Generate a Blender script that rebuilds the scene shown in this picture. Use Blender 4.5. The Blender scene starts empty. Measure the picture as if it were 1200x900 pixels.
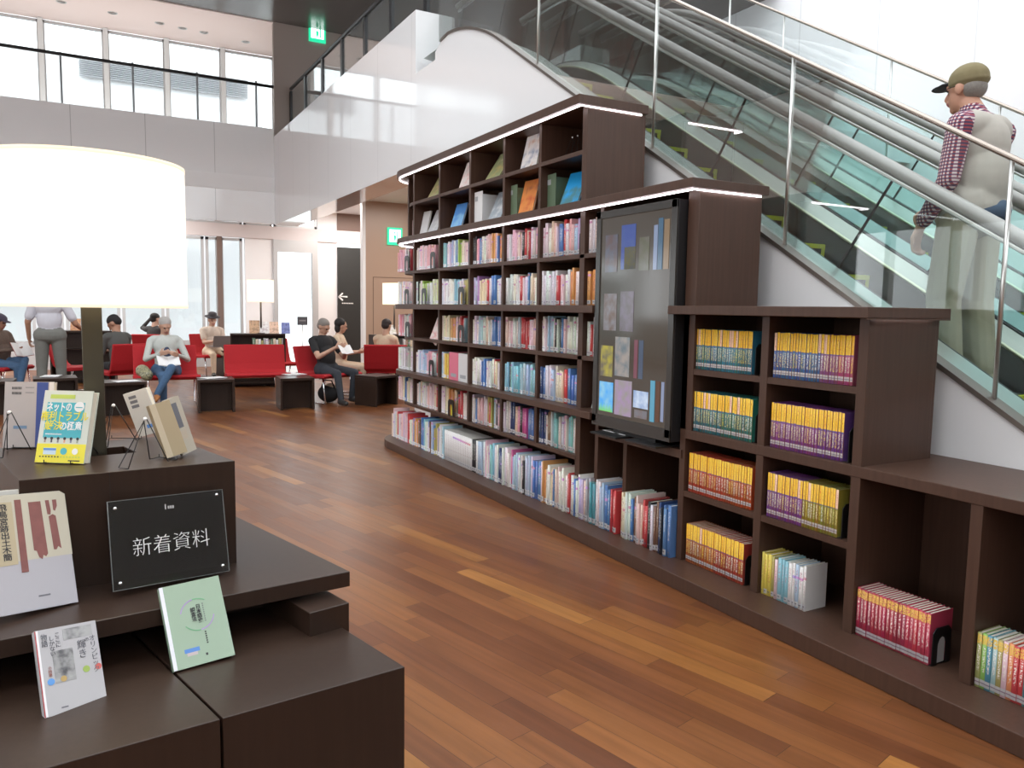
import bpy, bmesh, math, random
import numpy as np
from mathutils import Vector, Matrix

C = bpy.context.scene.collection
SC = bpy.context.scene
PI = math.pi
R = math.radians

# ------------------------------------------------------------------ camera
CAM = Vector((0.0, 0.0, 1.433))
FPX = 906.87
YAW, PITCH, ROLL = R(61.384), R(5.544), R(0.89)
_f = Vector((-math.sin(YAW)*math.cos(PITCH), math.cos(YAW)*math.cos(PITCH), -math.sin(PITCH)))
_r = Vector((math.cos(YAW), math.sin(YAW), 0))
_u = _r.cross(_f)
CR = _r*math.cos(ROLL) + _u*math.sin(ROLL)
CU = -_r*math.sin(ROLL) + _u*math.cos(ROLL)
cam_d = bpy.data.cameras.new('camera')
cam_d.sensor_width = 36.0
cam_d.lens = FPX/1200*36.0
cam_d.clip_end = 200
cam = bpy.data.objects.new('camera', cam_d)
C.objects.link(cam)
m3 = Matrix((CR, CU, -_f)).transposed()
cam.matrix_world = Matrix.Translation(CAM) @ m3.to_4x4()
SC.camera = cam

def ray(u, v):
    return CR*((u-600)/FPX) + CU*((450-v)/FPX) + _f
def at(u, v, X=None, Y=None, Z=None):
    """the point of the place seen at photo position (u, v) on the plane X, Y or Z = const"""
    d = ray(u, v)
    if X is not None: t = (X-CAM.x)/d.x
    elif Y is not None: t = (Y-CAM.y)/d.y
    else: t = (Z-CAM.z)/d.z
    return CAM + d*t

# ------------------------------------------------------------------ world, light, exposure
SC.view_settings.view_transform = 'Standard'
SC.view_settings.look = 'None'
SC.view_settings.gamma = 1.0
SC.view_settings.use_curve_mapping = False
SC.view_settings.exposure = 0.90
SC.cycles.use_denoising = True
SC.cycles.max_bounces = 10
SC.cycles.diffuse_bounces = 5
SC.cycles.glossy_bounces = 4
SC.cycles.transmission_bounces = 8
SC.cycles.transparent_max_bounces = 24
SC.cycles.caustics_reflective = False
SC.cycles.caustics_refractive = False
SC.cycles.sample_clamp_indirect = 6.0
w = bpy.data.worlds.new('daylight'); SC.world = w; w.use_nodes = True
bg = w.node_tree.nodes['Background']
bg.inputs['Color'].default_value = (0.93, 0.97, 1.0, 1)
bg.inputs['Strength'].default_value = 1.9

def area_light(name, loc, rot, sx, sy, power, color=(1, 1, 1)):
    l = bpy.data.lights.new(name, 'AREA'); l.shape = 'RECTANGLE'; l.size = sx; l.size_y = sy
    l.energy = power; l.color = color
    o = bpy.data.objects.new(name, l); C.objects.link(o); o.location = loc; o.rotation_euler = rot
    return o

# unseen area lights added to brighten the lounge and the pale upper ceiling
for y_ in (-5.5, -2.5, 0.5): area_light('lounge_fill_light', (-17.6, y_, 3.66), (0, 0, 0), 1.6, 2.2, 70, (1, .95, .9))
for x_, y_ in ((-17.4, 5.6), (-14.0, 6.2), (-11.0, 6.2)): area_light('lounge_fill_light', (x_, y_, 3.66), (0, 0, 0), 1.8, 1.8, 60, (1, .95, .9))
area_light('balcony_fill_light', (-17.5, 0.0, 4.1), (PI, 0, 0), 1.2, 7.0, 50, (1, .93, .88))

# ------------------------------------------------------------------ materials
MATS = {}
def _new(name):
    m = bpy.data.materials.new(name); m.use_nodes = True
    return m, m.node_tree, m.node_tree.nodes['Principled BSDF']
def mat(name, col, rough=0.5, metal=0.0, coat=0.0, spec=0.5, emit=None, es=0.0, noise=0.0, nscale=8.0, alpha=None, trans=0.0, ior=None):
    if name in MATS: return MATS[name]
    m, nt, p = _new(name)
    c4 = (col[0], col[1], col[2], 1)
    p.inputs['Base Color'].default_value = c4
    p.inputs['Roughness'].default_value = rough
    p.inputs['Metallic'].default_value = metal
    p.inputs['Coat Weight'].default_value = coat
    p.inputs['Coat Roughness'].default_value = 0.05
    p.inputs['Specular IOR Level'].default_value = spec
    if trans: p.inputs['Transmission Weight'].default_value = trans
    if ior: p.inputs['IOR'].default_value = ior
    if emit:
        p.inputs['Emission Color'].default_value = (*emit, 1); p.inputs['Emission Strength'].default_value = es
    if noise:
        n = nt.nodes.new('ShaderNodeTexNoise'); n.inputs['Scale'].default_value = nscale; n.inputs['Detail'].default_value = 5
        tc = nt.nodes.new('ShaderNodeTexCoord'); nt.links.new(tc.outputs['Object'], n.inputs['Vector'])
        mx = nt.nodes.new('ShaderNodeMix'); mx.data_type = 'RGBA'
        mx.inputs['A'].default_value = tuple(x*(1-noise) for x in col)+(1,)
        mx.inputs['B'].default_value = tuple(min(1, x*(1+noise)) for x in col)+(1,)
        nt.links.new(n.outputs['Fac'], mx.inputs['Factor']); nt.links.new(mx.outputs['Result'], p.inputs['Base Color'])
    MATS[name] = m
    return m

class NG:
    """tiny helper for node maths"""
    def __init__(s, nt): s.nt = nt
    def n(s, t, **kw):
        a = s.nt.nodes.new(t)
        for k, v in kw.items(): setattr(a, k, v)
        return a
    def l(s, a, b): s.nt.links.new(a, b)
    def _in(s, sock, v):
        if isinstance(v, bpy.types.NodeSocket): s.l(v, sock)
        else: sock.default_value = v
    def m(s, op, a, b=0.0, c=0.0, clamp=False):
        x = s.n('ShaderNodeMath', operation=op); x.use_clamp = clamp
        s._in(x.inputs[0], a)
        if len(x.inputs) > 1: s._in(x.inputs[1], b)
        if len(x.inputs) > 2: s._in(x.inputs[2], c)
        return x.outputs[0]
    def mix(s, f, a, b):
        x = s.n('ShaderNodeMix', data_type='RGBA')
        s._in(x.inputs['Factor'], f); s._in(x.inputs['A'], a); s._in(x.inputs['B'], b)
        return x.outputs['Result']
    def noise(s, vec, scale, detail=2.0, dim='3D'):
        x = s.n('ShaderNodeTexNoise', noise_dimensions=dim); x.inputs['Scale'].default_value = scale; x.inputs['Detail'].default_value = detail
        s.l(vec, x.inputs['Vector']); return x.outputs['Fac']
    def comb(s, a, b, c=0.0):
        x = s.n('ShaderNodeCombineXYZ'); s._in(x.inputs[0], a); s._in(x.inputs[1], b); s._in(x.inputs[2], c); return x.outputs[0]
    def sep(s, v):
        x = s.n('ShaderNodeSeparateXYZ'); s.l(v, x.inputs[0]); return x.outputs
    def band(s, v, lo, hi):
        return s.m('MULTIPLY', s.m('GREATER_THAN', v, lo), s.m('LESS_THAN', v, hi))
    def wn(s, vec, dim='2D'):
        x = s.n('ShaderNodeTexWhiteNoise', noise_dimensions=dim); s.l(vec, x.inputs['Vector']); return x.outputs

def floor_material():
    m, nt, p = _new('plank_floor'); g = NG(nt)
    pos = g.n('ShaderNodeNewGeometry').outputs['Position']
    mp = g.n('ShaderNodeMapping'); mp.inputs['Rotation'].default_value = (0, 0, R(-13.8)); g.l(pos, mp.inputs['Vector'])
    x, y, z = g.sep(mp.outputs[0])
    v = g.m('DIVIDE', y, 0.098); row = g.m('FLOOR', v); fv = g.m('FRACT', v)
    ro = g.wn(g.comb(row, 3.3))['Value']
    u = g.m('ADD', g.m('DIVIDE', x, 0.92), g.m('MULTIPLY', ro, 7.0)); colm = g.m('FLOOR', u); fu = g.m('FRACT', u)
    idn = g.wn(g.comb(row, colm))
    rp = g.n('ShaderNodeValToRGB'); g.l(idn['Value'], rp.inputs[0])
    e = rp.color_ramp.elements
    e[0].position = 0; e[0].color = (0.115, 0.038, 0.014, 1)
    e[1].position = 1; e[1].color = (0.31, 0.130, 0.034, 1)
    for q, c in ((0.35, (0.145, 0.049, 0.017, 1)), (0.70, (0.175, 0.062, 0.020, 1)), (0.93, (0.215, 0.080, 0.023, 1)), (0.97, (0.26, 0.105, 0.028, 1))):
        a = e.new(q); a.color = c
    off = g.m('MULTIPLY', idn['Value'], 37.0)
    gr = g.noise(g.comb(g.m('MULTIPLY', x, 1.6), g.m('MULTIPLY', y, 34.0), off), 1.0, 6.0)
    gr2 = g.noise(g.comb(g.m('MULTIPLY', x, 3.0), g.m('MULTIPLY', y, 9.0), off), 1.0, 3.0)
    k = g.m('ADD', g.m('MULTIPLY', gr, 0.75), g.m('MULTIPLY', gr2, 0.5))
    k = g.m('ADD', k, 0.38)
    mul = g.n('ShaderNodeVectorMath', operation='SCALE'); g.l(rp.outputs[0], mul.inputs[0]); g.l(k, mul.inputs['Scale'])
    gap = g.m('MAXIMUM', g.m('LESS_THAN', fv, 0.018), g.m('LESS_THAN', fu, 0.0022))
    col = g.mix(gap, mul.outputs[0], (0.03, 0.012, 0.006, 1))
    g.l(col, p.inputs['Base Color'])
    rr = g.m('ADD', g.m('MULTIPLY', gr2, 0.16), 0.25); g.l(rr, p.inputs['Roughness'])
    p.inputs['Specular IOR Level'].default_value = 0.45
    b = g.n('ShaderNodeBump'); b.inputs['Strength'].default_value = 0.12; b.inputs['Distance'].default_value = 0.002
    g.l(g.m('SUBTRACT', g.m('MULTIPLY', gr, 0.4), gap), b.inputs['Height']); g.l(b.outputs[0], p.inputs['Normal'])
    return m

def wood_material(name, c1, c2, rough=0.33, axis='Z'):
    m, nt, p = _new(name); g = NG(nt)
    o = g.n('ShaderNodeNewGeometry').outputs['Position']
    x, y, z = g.sep(o)
    if axis == 'Z': vec = g.comb(g.m('MULTIPLY', x, 60.0), g.m('MULTIPLY', y, 60.0), g.m('MULTIPLY', z, 3.0))
    else: vec = g.comb(g.m('MULTIPLY', x, 4.0), g.m('MULTIPLY', y, 50.0), g.m('MULTIPLY', z, 50.0))
    n = g.noise(vec, 1.0, 4.0); n2 = g.noise(o, 1.7, 2.0)
    f = g.m('ADD', g.m('MULTIPLY', n, 0.75), g.m('MULTIPLY', n2, 0.3), clamp=True)
    g.l(g.mix(f, (*c1, 1), (*c2, 1)), p.inputs['Base Color'])
    p.inputs['Roughness'].default_value = rough
    p.inputs['Specular IOR Level'].default_value = 0.35
    MATS[name] = m
    return m

def glass_material(name, tint, refl=1.0, edge=0.0):
    """thin sheet glass: tinted see-through with a mirror-like surface reflection"""
    m = bpy.data.materials.new(name); m.use_nodes = True; nt = m.node_tree; nt.nodes.clear(); g = NG(nt)
    out = g.n('ShaderNodeOutputMaterial')
    tr = g.n('ShaderNodeBsdfTransparent'); tr.inputs[0].default_value = (*tint, 1)
    gl = g.n('ShaderNodeBsdfGlossy'); gl.inputs['Roughness'].default_value = 0.0; gl.inputs['Color'].default_value = (1, 1, 1, 1)
    fr = g.n('ShaderNodeFresnel'); fr.inputs['IOR'].default_value = 1.5
    mx = g.n('ShaderNodeMixShader')
    g.l(g.m('MULTIPLY', fr.outputs[0], refl, clamp=True), mx.inputs[0]); g.l(tr.outputs[0], mx.inputs[1]); g.l(gl.outputs[0], mx.inputs[2])
    g.l(mx.outputs[0], out.inputs[0])
    MATS[name] = m
    return m

M_FLOOR = floor_material()
M_WOOD = wood_material('dark_stained_wood', (0.046, 0.0225, 0.0145), (0.096, 0.050, 0.034), 0.42)
M_WOODIN = wood_material('reddish_brown_veneer', (0.060, 0.026, 0.016), (0.105, 0.047, 0.030), 0.45)
M_TABLE = wood_material('dark_table_wood', (0.021, 0.0115, 0.0078), (0.042, 0.0240, 0.0170), 0.34)
M_WHITE = mat('white_gloss_paint', (0.78, 0.78, 0.79), 0.12, spec=0.55)
M_WALLW = mat('white_wall_paint', (0.84, 0.84, 0.85), 0.6)
M_STEP = mat('black_step_metal', (0.018, 0.018, 0.020), 0.45, 0.3)
M_YEL = mat('yellow_safety_paint', (0.62, 0.66, 0.03), 0.5)
M_DECK = mat('brushed_steel_deck', (0.50, 0.53, 0.50), 0.32, 0.75, noise=0.06)
M_DECK2 = mat('grey_skirt_panel', (0.38, 0.37, 0.34), 0.35, 0.7, noise=0.06)
M_STEEL = mat('satin_steel', (0.62, 0.62, 0.60), 0.28, 1.0)
M_CHROME = mat('chrome', (0.85, 0.85, 0.87), 0.12, 1.0)
M_RAIL = mat('grey_handrail_rubber', (0.30, 0.295, 0.28), 0.30, spec=0.6)
M_BLACK = mat('black_plastic', (0.012, 0.012, 0.013), 0.3)
M_BLKMET = mat('black_painted_metal', (0.015, 0.015, 0.017), 0.4, 0.2)
M_RED = mat('red_fabric', (0.42, 0.008, 0.014), 0.8, noise=0.12, nscale=60)
M_TAN = mat('tan_wall_panel', (0.40, 0.27, 0.20), 0.35)
M_TANU = mat('taupe_wall_panel', (0.33, 0.27, 0.24), 0.45)
M_PINKC = mat('pale_pink_ceiling', (0.82, 0.72, 0.69), 0.7)
M_DARKC = mat('dark_gloss_ceiling', (0.115, 0.105, 0.098), 0.22)
M_GREYMET = mat('grey_window_frame', (0.52, 0.53, 0.54), 0.4, 0.3)
M_PAPER = mat('page_paper', (0.72, 0.68, 0.58), 0.85, noise=0.05, nscale=120)
M_GLASS = glass_material('guard_glass', (0.965, 0.985, 0.98), 0.4)
M_GLASSF = glass_material('far_guard_glass', (0.95, 0.98, 0.98), 0.12)
M_BGLASS = glass_material('balustrade_glass', (0.90, 0.965, 0.96), 0.4)
M_WGLASS = glass_material('window_glass', (0.93, 0.96, 0.96), 1.0)
M_LED = mat('white_led', (1, 1, 1), 0.5, emit=(1.0, 0.93, 0.98), es=5.0)

# ------------------------------------------------------------------ mesh helpers
class MB:
    def __init__(s, off=(0, 0, 0)):
        s.v = []; s.f = []; s.mi = []; s.off = Vector(off); s.sm = []
    def add(s, verts, faces, mi=0, smooth=False):
        b = len(s.v); s.v += [Vector(v)-s.off for v in verts]
        for f in faces: s.f.append([b+i for i in f]); s.mi.append(mi); s.sm.append(smooth)
        return s
    def box(s, x0, x1, y0, y1, z0, z1, mi=0):
        vs = [(x, y, z) for z in (z0, z1) for y in (y0, y1) for x in (x0, x1)]
        return s.add(vs, [(0, 2, 3, 1), (4, 5, 7, 6), (0, 1, 5, 4), (2, 6, 7, 3), (0, 4, 6, 2), (1, 3, 7, 5)], mi)
    def cbox(s, c, size, M=None, mi=0):
        vs = [Vector(((i & 1)-.5, ((i >> 1) & 1)-.5, ((i >> 2) & 1)-.5)) for i in range(8)]
        vs = [Vector((a.x*size[0], a.y*size[1], a.z*size[2])) for a in vs]
        if M is not None: vs = [M @ a for a in vs]
        vs = [a+Vector(c) for a in vs]
        return s.add(vs, [(0, 2, 3, 1), (4, 5, 7, 6), (0, 1, 5, 4), (2, 6, 7, 3), (0, 4, 6, 2), (1, 3, 7, 5)], mi)
    def prism(s, poly, z0, z1, mi=0, smooth=False):
        n = len(poly); vs = [(p[0], p[1], z0) for p in poly]+[(p[0], p[1], z1) for p in poly]
        fs = [tuple(range(n))[::-1], tuple(range(n, 2*n))]
        s.add(vs, fs, mi)
        b = len(s.v)-2*n
        for i in range(n):
            j = (i+1) % n; s.f.append([b+i, b+j, b+n+j, b+n+i]); s.mi.append(mi); s.sm.append(smooth)
        return s
    def extr(s, poly, d, mi=0, smooth=False):
        """poly: list of 3D points (planar), extruded by vector d"""
        n = len(poly); d = Vector(d); vs = [Vector(p) for p in poly]+[Vector(p)+d for p in poly]
        s.add(vs, [tuple(range(n))[::-1], tuple(range(n, 2*n))]+[], mi)
        b = len(s.v)-2*n
        for i in range(n):
            j = (i+1) % n; s.f.append([b+i, b+j, b+n+j, b+n+i]); s.mi.append(mi); s.sm.append(smooth)
        return s
    def tube(s, pts, r, mi=0, seg=8, closed=False, sx=1.0, caps=True):
        pts = [Vector(p) for p in pts]; n = len(pts); rings = []
        rad = r if isinstance(r, (list, tuple)) else [r]*n
        prev = None
        for i, p in enumerate(pts):
            if closed: t = pts[(i+1) % n]-pts[i-1]
            else: t = pts[min(i+1, n-1)]-pts[max(i-1, 0)]
            t = t.normalized() if t.length > 1e-9 else Vector((0, 0, 1))
            if prev is None:
                a = Vector((0, 0, 1)) if abs(t.z) < .9 else Vector((1, 0, 0))
                nx = t.cross(a).normalized()
            else:
                nx = (prev-t*prev.dot(t)).normalized()
            prev = nx; ny = t.cross(nx)
            rings.append([p+(nx*math.cos(2*PI*k/seg)*sx+ny*math.sin(2*PI*k/seg))*rad[i] for k in range(seg)])
        vs = [q for rg in rings for q in rg]; fs = []
        for i in range(n if closed else n-1):
            a = i*seg; b = ((i+1) % n)*seg
            for k in range(seg): fs.append((a+k, a+(k+1) % seg, b+(k+1) % seg, b+k))
        s.add(vs, fs, mi, True)
        if caps and not closed:
            b = len(s.v)-len(vs)
            s.f.append([b+k for k in range(seg)][::-1]); s.mi.append(mi); s.sm.append(False)
            s.f.append([b+(n-1)*seg+k for k in range(seg)]); s.mi.append(mi); s.sm.append(False)
        return s
    def lathe(s, prof, c=(0, 0, 0), seg=32, mi=0, M=None):
        vs = []; c = Vector(c)
        for r, z in prof:
            for k in range(seg):
                q = Vector((r*math.cos(2*PI*k/seg), r*math.sin(2*PI*k/seg), z))
                if M is not None: q = M @ q
                vs.append(q+c)
        fs = []
        for i in range(len(prof)-1):
            for k in range(seg): fs.append((i*seg+k, i*seg+(k+1) % seg, (i+1)*seg+(k+1) % seg, (i+1)*seg+k))
        return s.add(vs, fs, mi, True)
    def build(s, name, mats, parent=None, bevel=0.0, kind=None):
        me = bpy.data.meshes.new(name)
        me.from_pydata([tuple(v) for v in s.v], [], s.f)
        for m in (mats if isinstance(mats, (list, tuple)) else [mats]): me.materials.append(m)
        me.polygons.foreach_set('material_index', s.mi)
        me.polygons.foreach_set('use_smooth', s.sm)
        me.update()
        bm = bmesh.new(); bm.from_mesh(me); bmesh.ops.recalc_face_normals(bm, faces=bm.faces); bm.to_mesh(me); bm.free()
        o = bpy.data.objects.new(name, me); C.objects.link(o)
        if parent is not None: o.parent = parent
        elif tuple(s.off) != (0, 0, 0): o.location = s.off
        if bevel:
            b = o.modifiers.new('bevel', 'BEVEL'); b.width = bevel; b.segments = 2; b.limit_method = 'ANGLE'
        if kind: o['kind'] = kind
        return o

def thing(name, label, cat, loc=(0, 0, 0), rz=0.0, group=None):
    o = bpy.data.objects.new(name, None); C.objects.link(o)
    o.location = loc; o.rotation_euler = (0, 0, rz); o.empty_display_size = 0.1
    return tag(o, label, cat, group)
def tag(o, label, cat, group=None):
    o['label'] = label; o['category'] = cat
    if group: o['group'] = group
    return o
def copy_tree(o, parent=None):
    c = o.copy(); C.objects.link(c)
    if parent is not None: c.parent = parent
    for ch in list(o.children): copy_tree(ch, c)
    return c
def text(name, body, size, mat_, parent=None, M=None, align='CENTER', extrude=0.0004, bold=0.0, sxy=(1, 1)):
    cu = bpy.data.curves.new(name, 'FONT'); cu.body = body; cu.size = size; cu.align_x = align; cu.align_y = 'CENTER'
    cu.extrude = extrude; cu.offset = bold; cu.resolution_u = 3; cu.space_line = 0.95
    o = bpy.data.objects.new(name+'_src', cu); C.objects.link(o)
    dg = bpy.context.evaluated_depsgraph_get()
    me = bpy.data.meshes.new_from_object(o.evaluated_get(dg))
    bpy.data.objects.remove(o)
    me.materials.clear(); me.materials.append(mat_)
    if sxy != (1, 1): me.transform(Matrix.Diagonal((sxy[0], sxy[1], 1, 1)))
    if M is not None: me.transform(M)
    q = bpy.data.objects.new(name, me); C.objects.link(q)
    if parent is not None: q.parent = host(parent)
    return q

def host(p):
    for c in p.children:
        if c.name.split('.')[0] in ('cover', 'plate'): return c
    return p

# ------------------------------------------------------------------ the room shell
YW = 3.38            # white wall beside the escalator
XF = -16.4           # balcony front across the hall
XL = -19.0           # lower window wall
XU = -18.6           # upper window wall
YB = 10.9            # far white wall behind the escalators
ZC = 7.05            # high ceiling
F2 = 4.0             # upper floor level
T = math.tan(R(31.5))

def seam_material(name, col, axis, pitch, off, rough, seam=0.004, dark=0.45, spec=0.5):
    m, nt, p = _new(name); g = NG(nt)
    x, y, z = g.sep(g.n('ShaderNodeNewGeometry').outputs['Position'])
    c = x if axis == 'X' else y
    fr = g.m('FRACT', g.m('ADD', g.m('DIVIDE', c, pitch), off))
    s_ = g.m('LESS_THAN', fr, seam/pitch)
    g.l(g.mix(s_, (*col, 1), tuple(k*dark for k in col)+(1,)), p.inputs['Base Color'])
    p.inputs['Roughness'].default_value = rough; p.inputs['Specular IOR Level'].default_value = spec
    return m
M_FASC = seam_material('white_gloss_fascia_panels', (0.84, 0.84, 0.85), 'Y', 1.22, 0.16, 0.07, 0.012, 0.6, 0.8)
M_PARA = seam_material('white_gloss_parapet_panels', (0.80, 0.80, 0.81), 'X', 1.2, 0.3, 0.05, 0.008, 0.75, 0.9)
M_BWALL = seam_material('white_far_wall_panels', (0.93, 0.93, 0.94), 'X', 1.55, 0.35, 0.5, 0.02, 0.8)
M_TANP = seam_material('tan_wall_panels', (0.42, 0.285, 0.205), 'Y', 1.1, 0.2, 0.3, 0.01, 0.6)

MB().box(XL-0.1, 6, -10, 11.2, -0.1, 0.0).build('floor', M_FLOOR, kind='structure')
MB().box(-60, XL-0.1, -30, 30, -0.12, -0.02).build('ground_outside', mat('pale_bounce_ground', (0.75, 0.75, 0.73), 0.8), kind='structure')  # ground made pale to bounce daylight up onto the ceilings
# high ceiling with an unseen opening over the hall to let daylight in
m = MB(); m.box(XF, -10.4, -10, 11.2, ZC, ZC+0.15); m.build('ceiling_dark', M_DARKC, kind='structure')
m = MB(); m.box(XU, XF-0.005, -10, 11.2, ZC-0.02, ZC+0.15); pc = m.build('ceiling_pale', M_PINKC, kind='structure')
m = MB()
m.box(-10.4, -10.25, -10, 11.2, ZC, 9.4); m.box(-10.4, 6, -10, -8.6, 9.4, 9.55); m.box(-10.4, 6, 9.6, 11.2, 9.4, 9.55)
for k in range(5): m.box(-10.25+k*3.9, -9.95+k*3.9, -8.6, 9.6, 9.3, 9.55)
m.box(1.5, 6, -8.6, 9.6, 9.3, 9.5)  # unseen roof part added to darken the display table fronts
m.build('ceiling_skylight', M_WALLW, kind='structure')
# upper floor slab
m = MB(); m.box(XL, XF+0.01, -10, YW+0.45, 3.7, F2); m.box(XL, -8.6, YW+0.02, 11.2, 3.7, F2); m.box(-8.6, -7.6, 6.7, 11.2, 3.7, F2)
m.build('floor_upper', M_WALLW, kind='structure')
# balcony front (glossy white panels) and the parapet that runs toward the escalators
MB().box(XF-0.15, XF, -10, YW, 3.08, 4.97).build('wall_balcony_front', M_FASC, kind='structure')
MB().box(XF, -8.62, YW, YW+0.45, 3.06, 4.81).build('wall_parapet', M_PARA, kind='structure')
# wall with the sloping top beside the escalator
def hd(d, lo=0.68, hi=7.19, k=0.35):
    """height run of the escalator at distance d=-X, softly clamped at both landings"""
    def sm(a, b, k): # smooth min
        h = max(k-abs(a-b), 0)/k; return min(a, b)-h*h*k*0.25
    return -sm(-sm(d, hi, k*2), -lo, k)
def zc(c, X): return CAM.z+c+T*hd(-X)
pz70 = at(510, 70, Y=YW).z
top = [(-8.62, pz70), (-8.05, pz70), (-8.05, zc(-1.555, -8.05)-0.10), (-7.9, zc(-1.555, -7.9)-0.03)]
top += [(-7.7+0.15*i, zc(-1.555, -7.7+0.15*i)) for i in range(8)]
top += [(-6.4, zc(-1.555, -6.4)), (-0.9, zc(-1.555, -0.9)), (-0.5, zc(-1.555, -0.5)), (2.5, zc(-1.555, 2.5))]
poly = [(x, YW, z) for x, z in top]+[(2.5, YW, 0), (-8.62, YW, 0)]
MB().extr(poly, (0, 0.06, 0)).build('wall_escalator', M_WHITE, kind='structure')
m = MB()
for (x0, z0), (x1, z1) in zip(top[3:], top[4:]):
    m.extr([(x0, YW-0.012, z0-0.006), (x1, YW-0.012, z1-0.006), (x1, YW-0.012, z1+0.02), (x0, YW-0.012, z0+0.02)], (0, 0.085, 0))
m.build('trim_1', mat('bronze_edge_trim', (0.20, 0.17, 0.15), 0.35, 0.7), kind='structure')
# far white wall, tan walls
MB().box(-16.3, 6, YB, YB+0.15, 0, 9.5).build('wall_far', M_BWALL, kind='structure')
MB().box(XF-0.1, XF, YW+0.02, YB, F2, ZC).build('wall_taupe_upper', M_TANU, kind='structure')
yt = at(428, 300, X=XF).y
MB().box(XF-0.1, XF, yt, YB, 0, 3.7).build('wall_tan_lower', M_TANP, kind='structure')
MB().box(XF-0.12, XF+0.03, yt-0.07, yt, 0, 3.7).build('trim_2', M_WALLW, kind='structure')
# outlines of the flush doors in the tan wall
m = MB(); a = at(437, 325, X=XF); 
for y0, y1, z0, z1 in ((a.y, a.y+0.015, 0, a.z), (a.y, a.y+1.6, a.z, a.z+0.015)): m.box(XF, XF+0.006, y0, y1, z0, z1)
m.build('trim_3', mat('shadow_gap', (0.2, 0.13, 0.09), 0.6), kind='structure')
# lower window wall
def Yx(u, X): return at(u, 300, X=X).y
yd0, yd1, yk0, yk1 = Yx(320, XL), Yx(372, XL), Yx(395, XL), Yx(427, XL)
zb0, zb1 = 2.98, 3.28
m = MB(); m.box(XL-0.12, XL+0.04, -10, yk1+1.2, zb0, zb1); m.build('beam_lower', mat('pinkish_white_beam', (0.66, 0.61, 0.61), 0.5), kind='structure')
m = MB(); m.box(XL-0.1, XL, Yx(287, XL), yd0, 0, zb0); m.box(XL-0.1, XL, yd1, yk0, 0, zb0); m.box(XL-0.1, XL, yd1, yk0, zb1, 3.7); m.box(XL-0.1, XL, yk0, yk1+1.2, zb0, 3.7)
m.build('wall_lower_white', M_WALLW, kind='structure')
MB().box(XL-0.05, XL+0.02, yk0, yk1+1.0, zb1, 3.7).build('trim_4', mat('brown_upper_panel', (0.16, 0.10, 0.08), 0.5), kind='structure')
bp = thing('direction_sign_panel', 'tall black wall panel with a small white arrow beside the tan wall', 'sign', (XL+0.06, (yk0+yk1)/2+.2, 0))
MB(bp.location).box(XL, XL+0.06, yk0, yk1+0.6, 0, 2.88).build('panel', mat('black_panel', (0.022, 0.024, 0.024), 0.5), bp)
def face_x(p, s=1.0):
    """text plane facing +X (reads left to right with growing Y)"""
    return Matrix.Translation(Vector(p)) @ Matrix(((0, 0, 1, 0), (1, 0, 0, 0), (0, 1, 0, 0), (0, 0, 0, 1)))
M_WTXT = mat('white_lettering', (0.9, 0.9, 0.9), 0.5)
q = at(402, 348, X=XL+0.065)
text('arrow', '\u2190', 0.30, M_WTXT, bp, face_x(q-Vector(bp.location)), bold=0.006)
q = at(407, 355.5, X=XL+0.065)
mm = MB(bp.location)
for k in range(7): mm.box(XL+0.0605, XL+0.063, q.y-0.13+k*0.042, q.y-0.13+k*0.042+0.028, q.z-0.012, q.z+0.014)
mm.build('small_caption', M_WTXT, bp)
# windows of the lower wall
def window(n, X, y0, y1, z0, z1, fr=0.05, sill=True, mull=()):
    o = MB(); o.box(X-0.05, X+0.02, y0, y0+fr, z0, z1); o.box(X-0.05, X+0.02, y1-fr, y1, z0, z1)
    o.box(X-0.05, X+0.02, y0, y1, z1-fr, z1); o.box(X-0.05, X+0.02, y0, y1, z0, z0+fr)
    for ym in mull: o.box(X-0.05, X+0.02, ym-fr/2, ym+fr/2, z0, z1)
    e = o.build('window_%d' % n, M_GREYMET, kind='structure')
    g_ = MB(); g_.box(X-0.02, X-0.012, y0+fr, y1-fr, z0+fr, z1-fr); gg = g_.build('window_pane', M_WGLASS, e)
    return e
wn_ = 1
ys = [-9.5, -8.0, -6.5, -5.0, -3.6, Yx(40, XL), Yx(73, XL), Yx(140, XL), Yx(192, XL), Yx(240, XL), Yx(257, XL), Yx(285, XL)]
for a_, b_ in zip(ys, ys[1:]):
    window(wn_, XL, a_+0.02, b_-0.02, 0.55, zb0-0.02, 0.06); wn_ += 1
MB().box(XL-0.1, XL+0.02, -10, ys[-1], 0, 0.55).build('wall_low_sill', mat('grey_sill', (0.45, 0.45, 0.46), 0.5), kind='structure')
for a_, b_ in ((ys[-2]-0.06, ys[-2]+0.05),):
    MB().box(XL+0.03, XL+0.10, a_, b_, 0, zb0).build('trim_5', mat('brown_window_post', (0.17, 0.12, 0.10), 0.5), kind='structure')
for a_, b_ in ((-9.9, -5), (-5, -1), (-1, Yx(285, XL)), (Yx(285, XL), yd0), (yd0, yd1)):
    window(wn_, XL, a_+0.02, b_-0.02, zb1, 3.7, 0.05); wn_ += 1
# glass door
d = MB(); zt_ = at(345, 290, X=XL).z
d.box(XL-0.06, XL+0.05, yd0, yd0+0.10, 0, zb0); d.box(XL-0.06, XL+0.05, yd1-0.14, yd1, 0, zb0); d.box(XL-0.06, XL+0.05, yd0+.1, yd1-.14, zt_-0.12, zb0); dd = d.build('door_1', M_GREYMET, kind='structure')
MB().box(XL-0.02, XL-0.01, yd0+0.1, yd1-0.14, 0.02, zt_-0.12).build('door_pane', M_WGLASS, dd)
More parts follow.
